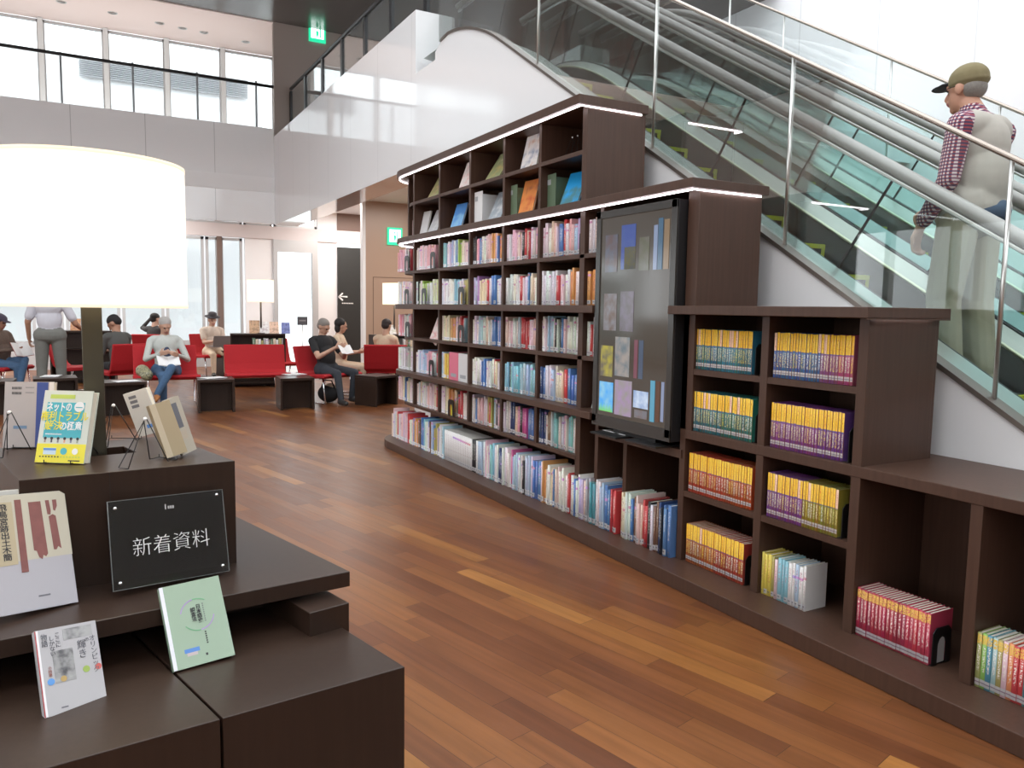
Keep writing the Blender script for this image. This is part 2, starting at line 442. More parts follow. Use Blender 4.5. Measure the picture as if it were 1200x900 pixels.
# upper windows with their posts
ym_ = [Yx(u, XU) for u in (-110, -25, 58.5, 132, 201, 265)]
ym_ = [ym_[0]]+ym_[1:]+[Yx(320, XU)+0.1]
for a_, b_ in zip(ym_, ym_[1:]):
    window(wn_, XU, a_+0.02, b_-0.02, F2, ZC-0.03, 0.05); wn_ += 1
for i, y_ in enumerate(ym_[1:-1]): MB().box(XU+0.02, XU+0.14, y_-0.045, y_+0.045, F2, ZC-0.03).build('pillar_%d' % (i+1), mat('pale_grey_post', (0.72, 0.75, 0.75), 0.4), kind='structure')
MB().box(XU-0.05, XU+0.05, -10, ym_[0], F2, ZC).build('wall_upper_solid', M_TANU, kind='structure')
MB().box(XU-0.05, XF-0.1, ym_[-1]-0.02, ym_[-1]+0.1, F2, ZC).build('wall_upper_return', M_TANU, kind='structure')
# left side of the hall (reflected in glass and gloss): glazed wall, and the front behind the camera, glazed only above
m = MB()
m.box(XL, 6, -9.1, -9.0, 0, 1.2); m.box(XL, 6, -9.1, -9.0, 3.3, 9.4)
for k in range(17): m.box(XL+k*1.5, XL+k*1.5+0.14, -9.12, -8.94, 1.2, 3.3)
m.build('wall_left', mat('greige_wall', (0.45, 0.41, 0.38), 0.6), kind='structure')
m = MB()
for z0, z1 in ((0, 4.2), (7.4, 9.4)): m.box(5.9, 6.0, -9, 10.9, z0, z1)  # unseen wall, closed low down to keep light off the table fronts
for k in range(9): m.box(5.85, 6.02, -9+k*2.45, -8.8+k*2.45, 0, 9.4)
m.build('wall_behind', mat('greige_wall', (0.45, 0.41, 0.38), 0.6), kind='structure')
# pale neighbouring buildings outside
M_EXT = mat('pale_render_outside', (0.80, 0.82, 0.82), 0.8)
ow = thing('outside_building', 'grey-green building front outside the lower windows', 'building', (-23.5, -2, 0))
MB(ow.location).box(-23.6, -23.4, -12, 4.2, 0, 2.55).build('wall', mat('grey_green_outside', (0.13, 0.175, 0.17), 0.7, noise=.2, nscale=1.2), ow)
m = MB(ow.location)
for k in range(10): m.box(-23.39, -23.36, -11.4+k*1.55, -10.3+k*1.55, 0.95, 1.6)
m.build('window', mat('pale_outside_window', (0.62, 0.70, 0.72), 0.3), ow)
m = MB(ow.location); m.box(-23.7, -23.3, -12.1, 4.3, 2.55, 2.68); m.build('roof_edge', M_EXT, ow)
# louvred vents of the white building, seen through the upper windows
a0, a1 = at(93, 80, X=-22), at(290, 104, X=-22)
lv = thing('louvre_grille', 'long grey louvred grille on the white building outside the upper windows', 'vent', (-22, (a0.y+a1.y)/2, a0.z-.5))
m = MB(lv.location); zt0 = at(93, 64, X=-22).z; zt1 = at(93, 88, X=-22).z
for k in range(11):
    z_ = zt1+(zt0-zt1)*k/11; m.box(-22.04, -21.97, a0.y, a1.y, z_, z_+(zt0-zt1)/11*0.42)
m.build('slat', mat('louvre_grey', (0.42, 0.43, 0.45), 0.5), lv)
m = MB(lv.location); m.box(-22.2, -22.1, a0.y-6, a1.y+.4, 0, zt0+0.0); m.build('wall', mat('white_outside_wall', (0.9, 0.9, 0.92), 0.7), lv)

# ------------------------------------------------------------------ railing upstairs
zr = 5.88
rl = thing('balcony_railing', 'thin black railing along the balcony above the glossy white panels', 'railing', (XF-0.2, 1.0, 4.97))
y1r = 3.62
MB(rl.location).tube([(XF-0.05, -8, zr+0.02), (XF-0.05, y1r, zr-0.08)], 0.032, seg=6).build('handrail', M_BLKMET, rl)
for u in (72, 156, 231, 300):
    y_ = at(u, 100, X=XF-0.05).y
    MB(rl.location).box(XF-0.07, XF-0.03, y_-0.018, y_+0.018, F2, zr-0.01).build('post', mat('grey_post', (0.25, 0.26, 0.27), 0.4, 0.5), rl)
YR = 3.72
r2 = thing('parapet_railing', 'black railing with broad posts climbing behind the white parapet', 'railing', (-12.5, YR, 4.81))
a, b = at(341, 104, Y=YR), at(445, 0, Y=YR)
zr2 = (a.z+b.z)/2
MB(r2.location).tube([(a.x, YR, a.z), (b.x, YR, b.z), (-8.2, YR, b.z)], 0.035, seg=6).build('handrail', M_BLKMET, r2)
for u, v_ in ((341, 120), (358, 105), (378, 85), (401, 60), (428, 40), (459, 20), (500, 5)):
    x_ = at(u, v_, Y=YR).x
    MB(r2.location).box(x_-0.05, x_+0.05, YR-0.02, YR+0.02, F2, zr2-0.02).build('post', M_BLKMET, r2)
MB(r2.location).box(a.x, -8.3, YR-0.004, YR+0.004, F2+0.1, zr2-0.05).build('glass_infill', M_GLASS, r2)
# exit signs
M_EXITG = mat('exit_green', (0.0, 0.35, 0.18), 0.5, emit=(0.02, 0.6, 0.3), es=0.7)
M_EXITW = mat('exit_white', (0.8, 0.95, 0.88), 0.5, emit=(0.75, 1, 0.9), es=1.6)
def exit_sign(p, s, label, hang=0.0):
    t = thing('exit_sign', label, 'sign', p)
    mb = MB(); mb.box(-0.04, 0.0, -s*.5, s*.5, -s*.55, s*.55); mb.build('housing', M_EXITG, t)
    mb = MB(); mb.box(0.001, 0.004, -s*.38, s*.38, -s*.36, s*.42); mb.build('face', M_EXITW, t)
    mb = MB()  # running figure and doorway
    mb.extr([(0.005, -.05*s, -.3*s), (0.005, .02*s, -.28*s), (0.005, .08*s, -.02*s), (0.005, .0*s, .12*s), (0.005, -.1*s, .02*s)], (0.002, 0, 0))
    mb.extr([(0.005, .12*s, -.3*s), (0.005, .2*s, -.3*s), (0.005, .2*s, .3*s), (0.005, .12*s, .3*s)], (0.002, 0, 0))
    mb.lathe([(0.0, 0.0), (.06*s, 0.0), (.06*s, .002), (0, .002)], (0.005, -.02*s, .22*s), 10, M=Matrix(((0, 0, 1), (1, 0, 0), (0, 1, 0))))
    mb.build('running_figure', M_EXITG, t)
    if hang: mb = MB(); mb.box(-0.02, -0.005, -.01, .01, s*.5, hang); mb.build('hanger', M_STEEL, t)
    return t
p = at(372, 38, X=XF+0.042); exit_sign(p, 0.34, 'green and white exit sign high on the taupe wall under the dark ceiling')
p = at(463, 277, X=XF+0.042); exit_sign(p, 0.34, 'green exit sign low on the tan wall beside the bookcase end')
# ceiling downlights in the pale ceiling
for k, (u, v_) in enumerate(((72, 2), (132, 15), (187, 27), (214, 33), (239, 38), (288, 49))):
    p = at(u, v_, Z=ZC-0.02)
    if p.x < XU+.1 or p.x > XF-.1: p.x = max(XU+.3, min(XF-.3, p.x))
    dl = thing('downlight', ['first', 'second', 'third', 'fourth', 'fifth', 'sixth'][k]+' small recessed downlight from the left in the pale ceiling', 'ceiling light', p, group='downlights in the pale ceiling')
    MB().lathe([(0.0, -.004), (.07, -.004), (.07, .002), (0, .002)], seg=12).build('lens', mat('dim_lens', (0.25, 0.22, 0.2), 0.3), dl)
    MB().lathe([(.07, -.006), (.09, -.006), (.09, .002), (.07, .002)], seg=12).build('rim', M_STEEL, dl)

# ------------------------------------------------------------------ escalators
def path(c, Y, x0=2.0, x1=-8.55):
    xs = [x0]+[-0.1-0.25*i for i in range(8)]+[-6.4-0.14*i for i in range(12)]+[x1]
    return [(x, Y, zc(c, x)) for x in xs]
def strip(mb, Y0, c0, Y1, c1, mi=0, x0=2.0, x1=-8.55):
    a = path(c0, Y0, x0, x1); b = path(c1, Y1, x0, x1); n = len(a)
    mb.add(a+b, [(i, i+1, n+i+1, n+i) for i in range(n-1)], mi)
def escalator(Y0, label):
    """Y0: centre line of the near handrail; the steps lie between Y0+.10 and Y0+.70, far handrail at Y0+.85"""
    t = thing('escalator', label, 'escalator', (-0.7, Y0+0.42, 0))
    off = t.location
    m = MB(off); ya, yb = Y0, Y0+0.85
    strip(m, ya-0.03, -1.64, ya+0.08, -1.72); strip(m, ya+0.08, -1.72, ya+0.095, -2.25)
    m.build('near_skirt', M_DECK2, t)
    m = MB(off); strip(m, yb-0.13, -1.72, yb-0.01, -1.655, 0); strip(m, yb-0.145, -2.25, yb-0.13, -1.72, 1)
    m.build('far_skirt', [M_DECK2, M_BLACK], t)
    m = MB(off); m.tube(path(-1.725, yb-0.135), 0.011, seg=6); m.build('skirt_edge', mat('pale_edge_profile', (0.62, 0.60, 0.45), 0.35, 0.6), t)
    for y_, nm in ((ya, 'near'), (yb, 'far')):
        m = MB(off); strip(m, y_-0.004, -1.66, y_-0.004, -0.95); strip(m, y_+0.004, -0.95, y_+0.004, -1.66); m.build('glass_balustrade', M_BGLASS, t)
        m = MB(off); pts = path(-0.925, y_); m.tube(pts, 0.036, seg=12, sx=1.25)
        m.build('handrail', M_RAIL, t)
        m = MB(off); m.tube(path(-0.975, y_), 0.016, seg=6); m.build('rail_profile', M_STEEL, t)
        m = MB(off); m.tube(path(-1.655, y_), 0.012, seg=6); m.build('glass_seat', M_BLKMET, t)
        m = MB(off)
        for k in range(8):
            d_ = 0.9+k*1.12
            x_ = -d_; dx = 0.34   # raking joints square to the slope
            m.extr([(x_, y_-0.006, zc(-1.66, x_)), (x_+0.012, y_-0.006, zc(-1.66, x_+0.012)), (x_+0.012+dx, y_-0.006, zc(-0.97, x_+dx)), (x_+dx, y_-0.006, zc(-0.97, x_+dx))], (0, 0.012, 0))
        m.build('glass_joint', M_BLKMET, t)
    # outer deck
    # steps
    s0 = MB()
    s0.box(-0.40, 0.0, Y0+0.10, Y0+0.70, -0.035, 0.0)
    s0.extr([(-0.04, Y0+0.10, -0.035), (0.0, Y0+0.10, -0.035), (-0.02, Y0+0.10, -0.25), (-0.06, Y0+0.10, -0.25)], (0, 0.60, 0))
    s0.box(0.0, 0.003, Y0+0.10, Y0+0.70, -0.03, -0.001, 1); s0.box(-0.03, 0.0, Y0+0.10, Y0+0.70, 0.0005, 0.002, 1)
    s0.extr([(0.0, Y0+0.665, -0.001), (0.004, Y0+0.665, -0.001), (-0.014, Y0+0.665, -0.235), (-0.018, Y0+0.665, -0.235)], (0, 0.035, 0), 1)
    s0.extr([(0.0, Y0+0.10, -0.001), (0.004, Y0+0.10, -0.001), (-0.014, Y0+0.10, -0.235), (-0.018, Y0+0.10, -0.235)], (0, 0.03, 0), 1)
    for k in range(20):  # ribs of the riser
        s0.box(-0.002, 0.001, Y0+0.14+k*0.026, Y0+0.148+k*0.026, -0.24, -0.032, 2)
    first = None
    for xs_ in STEPX:
        z_ = zc(-1.85, xs_)
        if first is None:
            first = s0.build('step', [M_STEP, M_YEL, M_BLACK], t); o = first
        else: o = first.copy(); C.objects.link(o)
        o.location = Vector((xs_, 0, z_))-off+Vector((0, 0, 0)); o.parent = t
    m = MB(off); m.box(0.0, 2.0, Y0+0.1, Y0+0.7, -0.02, 0.02); m.box(-8.5, STEPX[-1]-.4, Y0+0.1, Y0+0.7, F2-0.03, F2)
    m.build('landing_plate', M_STEEL, t)
    m = MB(off)
    under = [(x, z-0.95) for x, y, z in path(-1.85, 0)]; 
    return t
STEPX = [-0.63-0.3715*i for i in range(0, 19)]
sh = (-5.297)-min(STEPX, key=lambda q: abs(q+5.297)); STEPX = [q+sh for q in STEPX]
escalator(3.88, 'escalator nearest the white wall, carrying the man in the cap')
escalator(5.05, 'second escalator, behind the one carrying the man in the cap')
# decks between and outside the escalators
dk = thing('escalator_deck', 'pale steel deck strip between the white wall edge and the nearest escalator', 'deck', (-4, 3.6, 0))
m = MB(dk.location); strip(m, YW+0.07, -1.575, 3.84, -1.63); strip(m, 3.84, -1.63, 3.85, -1.7)
m.build('plate', M_DECK, dk)
dk = thing('escalator_deck', 'steel deck strip between the two escalators', 'deck', (-4, 4.9, 0))
m = MB(dk.location); strip(m, 4.745, -1.64, 5.035, -1.64); m.build('plate', mat('teal_steel_deck', (0.36, 0.42, 0.41), 0.3, 0.6, noise=.05), dk)
dk = thing('escalator_deck', 'steel deck strip on the far side of the second escalator', 'deck', (-4, 6.1, 0))
m = MB(dk.location); strip(m, 5.915, -1.64, 6.44, -1.64); strip(m, 6.44, -1.64, 6.45, -3.0); m.build('plate', M_DECK, dk)
# dark truss below
m = MB(); strip(m, YW+0.08, -2.3, 6.4, -2.3); m.build('trim_6', M_BLKMET, kind='structure')
# guard glass beside the escalators
def guard(Y, cb, ct, posts, label, rr):
    t = thing('glass_guard', label, 'glass guard', (-4, Y, 0)); off = t.location
    m = MB(off); strip(m, Y, cb, Y, ct, 0, 2.0, -8.05); strip(m, Y+0.008, ct, Y+0.008, cb, 0, 2.0, -8.05); m.build('glass_panel', M_GLASS if Y < 4 else M_GLASSF, t)
    m = MB(off); m.tube(path(ct, Y+0.004, 2.0, -8.05), rr, seg=8); m.build('top_rail', mat('bronze_rail', (0.36, 0.31, 0.27), 0.25, 0.9), t)
    for x_ in posts:
        MB(off).tube([(x_, Y+0.004, zc(cb, x_)), (x_, Y+0.004, zc(ct, x_))], 0.010, seg=8).build('post', M_STEEL, t)
px = [at(631, 60, Y=YW+.05).x, at(767, 130, Y=YW+.05).x, at(926, 170, Y=YW+.05).x, at(1175, 350, Y=YW+.05).x]
guard(YW+0.04, -1.54, -0.515, px, 'tall glass guard on the white sloping wall, before the escalators', 0.013)
px2 = [at(u, v_, Y=6.42).x for u, v_ in ((853, 60), (917, 60), (1043, 100), (1170, 150))]
guard(6.42, -1.63, -0.605, px2, 'far glass guard beyond the second escalator', 0.014)
# red poster wall and dark interiors upstairs
rp = thing('red_panel', 'tall red panel standing on the upper landing behind the guard glass', 'panel', (-9.6, 8.2, F2))
a, b = at(627, 8, Y=8.2), at(658, 50, Y=8.2)
MB(rp.location).box(a.x, b.x, 8.2, 8.26, F2, min(ZC-.02, max(a.z, F2+1))).build('board', mat('dull_red_panel', (0.30, 0.035, 0.03), 0.5), rp, bevel=0.01)
MB(rp.location).box((a.x+b.x)/2-0.02, (a.x+b.x)/2+0.02, 8.18, 8.2, F2+.1, min(ZC-.1, max(a.z, F2+1)-.1)).build('centre_strip', mat('dark_red_strip', (0.16, 0.02, 0.02), 0.5), rp)

# ------------------------------------------------------------------ the long bookcase
SY, SB = 2.80, 3.245      # front and back of the bookcase
def rounded_end(xe, y0, y1, r, x1, n=8):
    """plan outline of a board whose far end (xe) is rounded at the front with radius r"""
    pts = [(x1, y1), (xe, y1)]
    cx, cy = xe+r, y0+r
    for i in range(n+1):
        a = PI+ (PI/2)*i/n
        pts.append((cx+r*math.cos(a), cy+r*math.sin(a)))
    pts.append((x1, y0))
    return pts
bk = thing('bookcase', 'long dark wooden library bookcase stepping down in height along the white wall', 'bookcase', (-4.5, 3.0, 0))
BO = bk.location
ZR = dict(base=.078, r5=.473, r4=.796, r3=1.138, r2=1.463, r1=1.793, a1=2.116, a2=2.453, top=2.773)
XE = -7.85
# base and plinth
m = MB(BO); m.prism(rounded_end(XE-0.08, 2.617, YW-0.005, 0.5, 1.2), 0.0, ZR['base']); m.build('plinth', M_WOOD, bk, bevel=0.004)
# thick boards: 'crown' tops
def board(poly, z0, z1, name='shelf_board', matl=None, bev=0.003):
    m = MB(BO); m.prism(poly, z0, z1); return m.build(name, matl or M_WOOD, bk, bevel=bev)
board(rounded_end(XE+0.02, SY-0.08, SB+0.02, 0.48, -4.17), 2.716, 2.773, 'top_board')
board(rounded_end(XE+0.02, SY-0.08, SB+0.02, 0.48, -3.10), 2.067, 2.116, 'top_board')
board(rounded_end(XE-0.03, SY-0.08, SB, 0.48, -3.97), 1.415, 1.463)
board(rounded_end(XE-0.0, SY-0.08, SB, 0.48, -3.97), 0.753, 0.796)
m = MB(BO); m.box(-3.26, -2.04, SY-0.08, SB+0.02, 1.418, 1.463); m.build('top_board', M_WOOD, bk, bevel=0.003)
m = MB(BO); m.box(-3.172, 1.2, SY-.003, YW-0.005, 0.753, 0.801); m.build('counter_top', M_WOOD, bk, bevel=0.003)
# thin boards
TH = 0.030
board(rounded_end(-7.62, SY+0.002, SB, 0.40, -4.21), ZR['a2']-TH, ZR['a2'])
board(rounded_end(-7.78, SY+0.0, SB, 0.44, -4.0), ZR['r1']-TH, ZR['r1'])
board(rounded_end(-7.78, SY+0.0, SB, 0.44, -4.0), ZR['r3']-TH, ZR['r3'])
board(rounded_end(-7.78, SY+0.0, SB, 0.44, -4.23), ZR['r5']-TH, ZR['r5'])
for z_ in (1.131, 0.466):
    m = MB(BO); m.box(-3.19, -2.11, SY+.003, SB, z_-TH, z_); m.build('shelf_board', M_WOOD, bk)
m = MB(BO); m.box(-4.0, -3.19, SY-0.01, SB, 0.640, 0.686); m.build('shelf_board', M_WOOD, bk)
# uprights
UP = [-7.50, -7.19, -6.56, -5.92, -5.32, -4.78]
for x_ in UP:
    m = MB(BO)
    if x_ == -7.50: m.box(x_, x_+0.03, SY+0.06, SB, ZR['a1'], 2.716)
    else:
        m.box(x_-0.016, x_+0.016, SY+0.004, SB, ZR['r5'], 2.716)
    m.build('upright', M_WOOD, bk)
for x0, x1, z0, z1 in ((-4.245, -4.19, ZR['base'], 2.716), (-4.02, -3.985, ZR['base'], 2.067), (-3.215, -3.13, .80, 2.067), (-3.215, -3.172, ZR['base'], 1.42),
                       (-2.665, -2.620, ZR['base'], 1.42), (-2.135, -2.088, ZR['base'], 1.42), (-1.625, -1.58, ZR['base'], .753), (-1.10, -1.055, ZR['base'], .753), (-0.57, -0.53, ZR['base'], .753), (-3.72, -3.685, ZR['base'], .64)):
    m = MB(BO); m.box(x0, x1, SY, SB, z0, z1); m.build('upright' if x1-x0 < .05 else 'side_panel', M_WOOD, bk, bevel=0.002)
# back panels
for x0, x1, z0, z1, mm in ((-7.66, -4.2, 2.116, 2.72, M_WOODIN), (-7.80, -4.0, .078, 2.07, M_WOODIN), (-4.0, -3.19, .078, 2.07, M_WOODIN), (-3.2, -2.09, .078, 1.42, M_WOOD), (-2.1, 1.2, .078, .76, M_WOOD)):
    m = MB(BO); m.box(x0, x1, SB, SB+0.02, z0, z1); m.build('back_panel', mm, bk)
# LED strips under the overhanging tops
def led(pts, name='led_strip'):
    m = MB(BO); m.tube(pts, 0.0048, seg=6, caps=True); return m.build(name, M_LED, bk)
def led_line(xe, z, x1, r=0.45, side=None):
    cx, cy = xe+r, SY-0.055+r
    pts = [(cx+r*math.cos(PI+PI/2*i/8), cy+r*math.sin(PI+PI/2*i/8), z) for i in range(9)]
    pts += [(x1, SY-0.055, z)]
    if side: pts += [(x1, side, z)]
    return pts
led(led_line(XE+0.05, 2.708, -4.185, side=3.22))
led(led_line(XE+0.05, 2.059, -3.115, side=3.22))
m = MB(BO); m.box(-2.046, -2.04, SY-.08, SB+.02, 1.4115, 1.418); m.build('edge_lip', M_WOOD, bk)  # lip added to hide the strip while its glow stays
m = MB(BO); m.tube([(-2.074, SY+.03, 1.4148), (-2.074, 3.2, 1.4148)], .0018, seg=6); m.build('led_strip', M_LED, bk)

# ------------------------------------------------------------------ books
def uv_book(name, mats, rounded=True):
    """unit book: x 0..1 thickness, y 0..1 depth (spine at y=0), z 0..1 height; one mesh: spine, boards, pages"""
    me = bpy.data.meshes.new(name); bm = bmesh.new(); uvl = bm.loops.layers.uv.new('UVMap')
    prof = [(0, .03), (.12, .008), (.3, 0), (.7, 0), (.88, .008), (1, .03)] if rounded else [(0, .006), (.06, 0), (.94, 0), (1, .006)]
    n = len(prof)
    def V(x, y, z): return bm.verts.new((x, y, z))
    lo = [V(x, y, 0) for x, y in prof]; hi = [V(x, y, 1) for x, y in prof]
    def F(vs, mi, uv=None):
        f = bm.faces.new(vs); f.material_index = mi
        for l in f.loops:
            l[uvl].uv = (l.vert.co.x, l.vert.co.z) if uv is None else uv(l.vert.co)
        return f
    for i in range(n-1): F([lo[i], lo[i+1], hi[i+1], hi[i]], 0).smooth = True
    bl, bl2 = V(0, 1, 0), V(0, 1, 1); br, br2 = V(1, 1, 0), V(1, 1, 1)
    sd = lambda c: (c.y, c.z)
    F([lo[0], hi[0], bl2, bl], 1, sd); F([lo[-1], br, br2, hi[-1]], 1, sd)
    t = .10
    # board tops/bottoms
    il, ir = [V(t, .04, z) for z in (0, 1)], [V(1-t, .04, z) for z in (0, 1)]
    jl, jr = [V(t, 1, z) for z in (0, 1)], [V(1-t, 1, z) for z in (0, 1)]
    F([hi[0], hi[1], il[1], jl[1], bl2], 1, sd); F([hi[-2], hi[-1], br2, jr[1], ir[1]], 1, sd)
    F([lo[0], bl, jl[0], il[0], lo[1]], 1, sd); F([lo[-2], ir[0], jr[0], br, lo[-1]], 1, sd)
    F(hi[1:-1]+[ir[1], il[1]], 1, sd); F((lo[1:-1]+[ir[0], il[0]])[::-1], 1, sd)
    F([jl[0], bl, bl2, jl[1]], 1, sd); F([jr[0], jr[1], br2, br], 1, sd)
    # page block, slightly inset
    z0, z1 = .012, .985
    P = [V(t, .04, z0), V(1-t, .04, z0), V(1-t, .975, z0), V(t, .975, z0), V(t, .04, z1), V(1-t, .04, z1), V(1-t, .975, z1), V(t, .975, z1)]
    F([P[4], P[5], P[6], P[7]], 2, sd); F([P[3], P[2], P[1], P[0]], 2, sd); F([P[2], P[3], P[7], P[6]], 2, sd)
    F([P[0], P[3], P[7], P[4]][::-1], 1, sd); F([P[1], P[2], P[6], P[5]], 1, sd)
    bm.to_mesh(me); bm.free()
    for k in mats: me.materials.append(k)
    return me
def src(g, attr):
    """colour + random per book: from the object's own colour, or from the colour attribute of the massed books"""
    if attr:
        a = g.n('ShaderNodeVertexColor'); a.layer_name = 'bookcol'; return a.outputs['Color'], a.outputs['Alpha']
    a = g.n('ShaderNodeObjectInfo'); return a.outputs['Color'], a.outputs['Alpha']
def spine_material(name, style, attr=False):
    m, nt, p = _new(name); g = NG(nt)
    col, rnd = src(g, attr)
    uv = g.n('ShaderNodeUVMap').outputs[0]; u, v, _ = g.sep(uv)
    r1 = g.m('FRACT', g.m('MULTIPLY', rnd, 7.31)); r2 = g.m('FRACT', g.m('MULTIPLY', rnd, 13.7)); r3 = g.m('FRACT', g.m('MULTIPLY', rnd, 29.3))
    gl = g.noise(g.comb(g.m('ADD', g.m('MULTIPLY', u, 5.0), g.m('MULTIPLY', rnd, 90.0)), g.m('MULTIPLY', v, 46.0), r1), 1.0, 1.0)
    ink = g.m('MULTIPLY', g.m('GREATER_THAN', gl, 0.52), g.band(u, 0.26, 0.74))
    if style == 'book':
        lum = g.n('ShaderNodeRGBToBW'); g.l(col, lum.inputs[0])
        inkc = g.mix(g.m('GREATER_THAN', lum.outputs[0], 0.25), (.8, .78, .7, 1), g.mix(r2, (.06, .05, .10, 1), (.45, .03, .05, 1)))
        vlo = g.m('ADD', 0.30, g.m('MULTIPLY', r1, 0.25)); tt = g.m('MULTIPLY', g.m('GREATER_THAN', v, vlo), g.m('LESS_THAN', v, 0.88))
        c = g.mix(g.m('MULTIPLY', g.m('MULTIPLY', ink, tt), .55), col, inkc)
        # coloured band, near the top or the middle, on some books
        bc = g.n('ShaderNodeCombineColor'); bc.mode = 'HSV'; g.l(r3, bc.inputs[0]); bc.inputs[1].default_value = .55; bc.inputs[2].default_value = .6
        bl_ = g.m('SUBTRACT', 0.93, g.m('MULTIPLY', r2, 0.35)); bnd = g.m('MULTIPLY', g.band(g.m('SUBTRACT', v, bl_), 0.0, 0.06), g.m('GREATER_THAN', r3, 0.72))
        c = g.mix(bnd, c, bc.outputs[0])
        lab = g.band(v, 0.035, 0.15); c = g.mix(g.m('MULTIPLY', lab, g.m('GREATER_THAN', r1, 0.12)), c, (.80, .81, .84, 1))
        lt = g.m('MULTIPLY', g.band(v, 0.085, 0.108), g.band(u, .25, .75)); c = g.mix(lt, c, (.25, .25, .33, 1))
    elif style == 'guide':
        vv = g.m('ADD', v, g.m('MULTIPLY', g.m('SUBTRACT', r1, .5), 0.03))
        up = g.m('GREATER_THAN', vv, 0.60)
        lowink = g.m('MULTIPLY', g.m('GREATER_THAN', gl, 0.50), g.band(v, 0.24, 0.56))
        c = g.mix(g.m('MULTIPLY', lowink, g.band(u, 0.2, .8)), col, g.mix(r2, (.75, .60, .10, 1), (.75, .78, .75, 1)))
        yel = g.mix(g.m('GREATER_THAN', r3, 0.90), g.mix(r2, (.83, .46, .025, 1), (.86, .56, .05, 1)), (.85, .55, .38, 1))
        gy = g.m('MULTIPLY', g.m('MULTIPLY', g.m('GREATER_THAN', gl, 0.60), g.band(v, .66, .92)), g.band(u, .3, .7)); yel = g.mix(gy, yel, (.62, .12, .03, 1))
        c = g.mix(up, c, yel)
        c = g.mix(g.band(v, .585, .60), c, (.10, .10, .25, 1))
        c = g.mix(g.band(v, 0.075, 0.165), c, (.80, .80, .82, 1)); c = g.mix(g.band(v, 0.105, 0.122), c, (.4, .42, .55, 1))
        c = g.mix(g.m('LESS_THAN', g.m('MINIMUM', u, g.m('SUBTRACT', 1.0, u)), 0.07), c, (.35, .15, .05, 1))
    else:  # pocket
        c = g.mix(g.m('MULTIPLY', ink, g.band(v, 0.30, 0.78)), col, (.85, .80, .74, 1))
        c = g.mix(g.m('MULTIPLY', g.band(v, .80, .97), g.m('GREATER_THAN', gl, .45)), c, (.72, .46, .08, 1))
        c = g.mix(g.band(v, 0.04, 0.16), c, (.78, .77, .80, 1)); c = g.mix(g.band(v, .09, .11), c, (.4, .3, .4, 1))
    g.l(c, p.inputs['Base Color']); p.inputs['Roughness'].default_value = 0.32
    return m
def cover_material(name, attr=False):
    m, nt, p = _new(name); g = NG(nt); col, rnd = src(g, attr); g.l(col, p.inputs['Base Color']); p.inputs['Roughness'].default_value = 0.35; return m
M_SP = spine_material('book_spine', 'book'); M_CV = cover_material('book_cover')
M_SPG = spine_material('travel_guide_spine', 'guide'); M_SPP = spine_material('pocket_book_spine', 'pocket')
BOOKM = uv_book('book', [M_SP, M_CV, M_PAPER]); GUIDEM = uv_book('travel_guide', [M_SPG, M_CV, M_PAPER], False); POCKM = uv_book('pocket_book', [M_SPP, M_CV, M_PAPER], False)
MASSM = uv_book('massed_book', [spine_material('massed_spine', 'book', True), cover_material('massed_cover', True), M_PAPER])

COL = dict(wh=(.78, .77, .76), cr=(.76, .66, .50), pk=(.78, .42, .47), lp=(.80, .60, .62), rd=(.55, .06, .07), or_=(.70, .34, .12), ye=(.75, .62, .12), gr=(.36, .55, .12),
           lg=(.62, .72, .40), cy=(.28, .55, .64), lb=(.45, .58, .72), bl=(.10, .22, .50), nv=(.04, .07, .18), la=(.55, .50, .68), pu=(.35, .18, .45), bk=(.03, .03, .035), br=(.22, .12, .07),
           ol=(.42, .38, .12), gy=(.42, .42, .42), mg=(.62, .12, .32), dg=(.10, .18, .10), tl=(.10, .32, .36))
CN = dict(wh='white', cr='cream', pk='pink', lp='pale pink', rd='red', or_='orange', ye='yellow', gr='green', lg='lime green', cy='cyan', lb='light blue', bl='blue', nv='navy', la='lavender', pu='purple',
          bk='black', br='brown', ol='olive', gy='grey', mg='magenta', dg='dark green', tl='teal')
rng = random.Random(7)
ALLB = []   # (area, spec)
ORD = ['first', 'second', 'third', 'fourth', 'fifth', 'sixth', 'seventh', 'eighth', 'ninth', 'tenth', 'eleventh', 'twelfth']
def ordinal(n):
    if n < 12: return ORD[n]
    k = n+1; return '%d%s' % (k, 'th' if 10 <= k % 100 <= 20 else {1: 'st', 2: 'nd', 3: 'rd'}.get(k % 10, 'th'))
def fill(x0, x1, z, pal, h=(.20, .235), t=(.018, .042), d=(.14, .17), y=2.825, where='', tall=None):
    """stand books side by side from x0 to x1"""
    x = x0; seq = []; i = 0; cols = pal.split()
    while x < x1-0.014:
        tt = min(rng.uniform(*t), x1-x)
        # the palette runs left to right along the shelf
        f = (x-x0)/(x1-x0); k = min(len(cols)-1, int(f*len(cols)+rng.uniform(-.35, .35))); k = max(0, k)
        cn = cols[k]
        if rng.random() < .10: cn = rng.choice(['wh', 'cr', 'lb', 'lp', 'rd', 'bl', 'bk'])
        hh = rng.uniform(*h)
        c = COL[cn]; c = tuple(max(0.01, min(.85, q*rng.uniform(.88, 1.12))) for q in c)
        spec = dict(x=x+.0006, z=z+.0005, t=tt-.0012, h=hh, d=rng.uniform(*d), y=y+rng.uniform(-.004, .014), c=c, cn=cn, r=rng.random(), where=where, i=i)
        dist = math.hypot(x, y); spec['a'] = tt*hh/dist**2*abs(y/dist); ALLB.append(spec)
        x += tt; i += 1
W0 = 'bottom row'
S1 = 'row under the lower light strip'; S2 = 'second row under the light strip'; S3 = 'third row under the light strip'; S4 = 'fourth row under the light strip'; S5 = 'row above the bottom row'
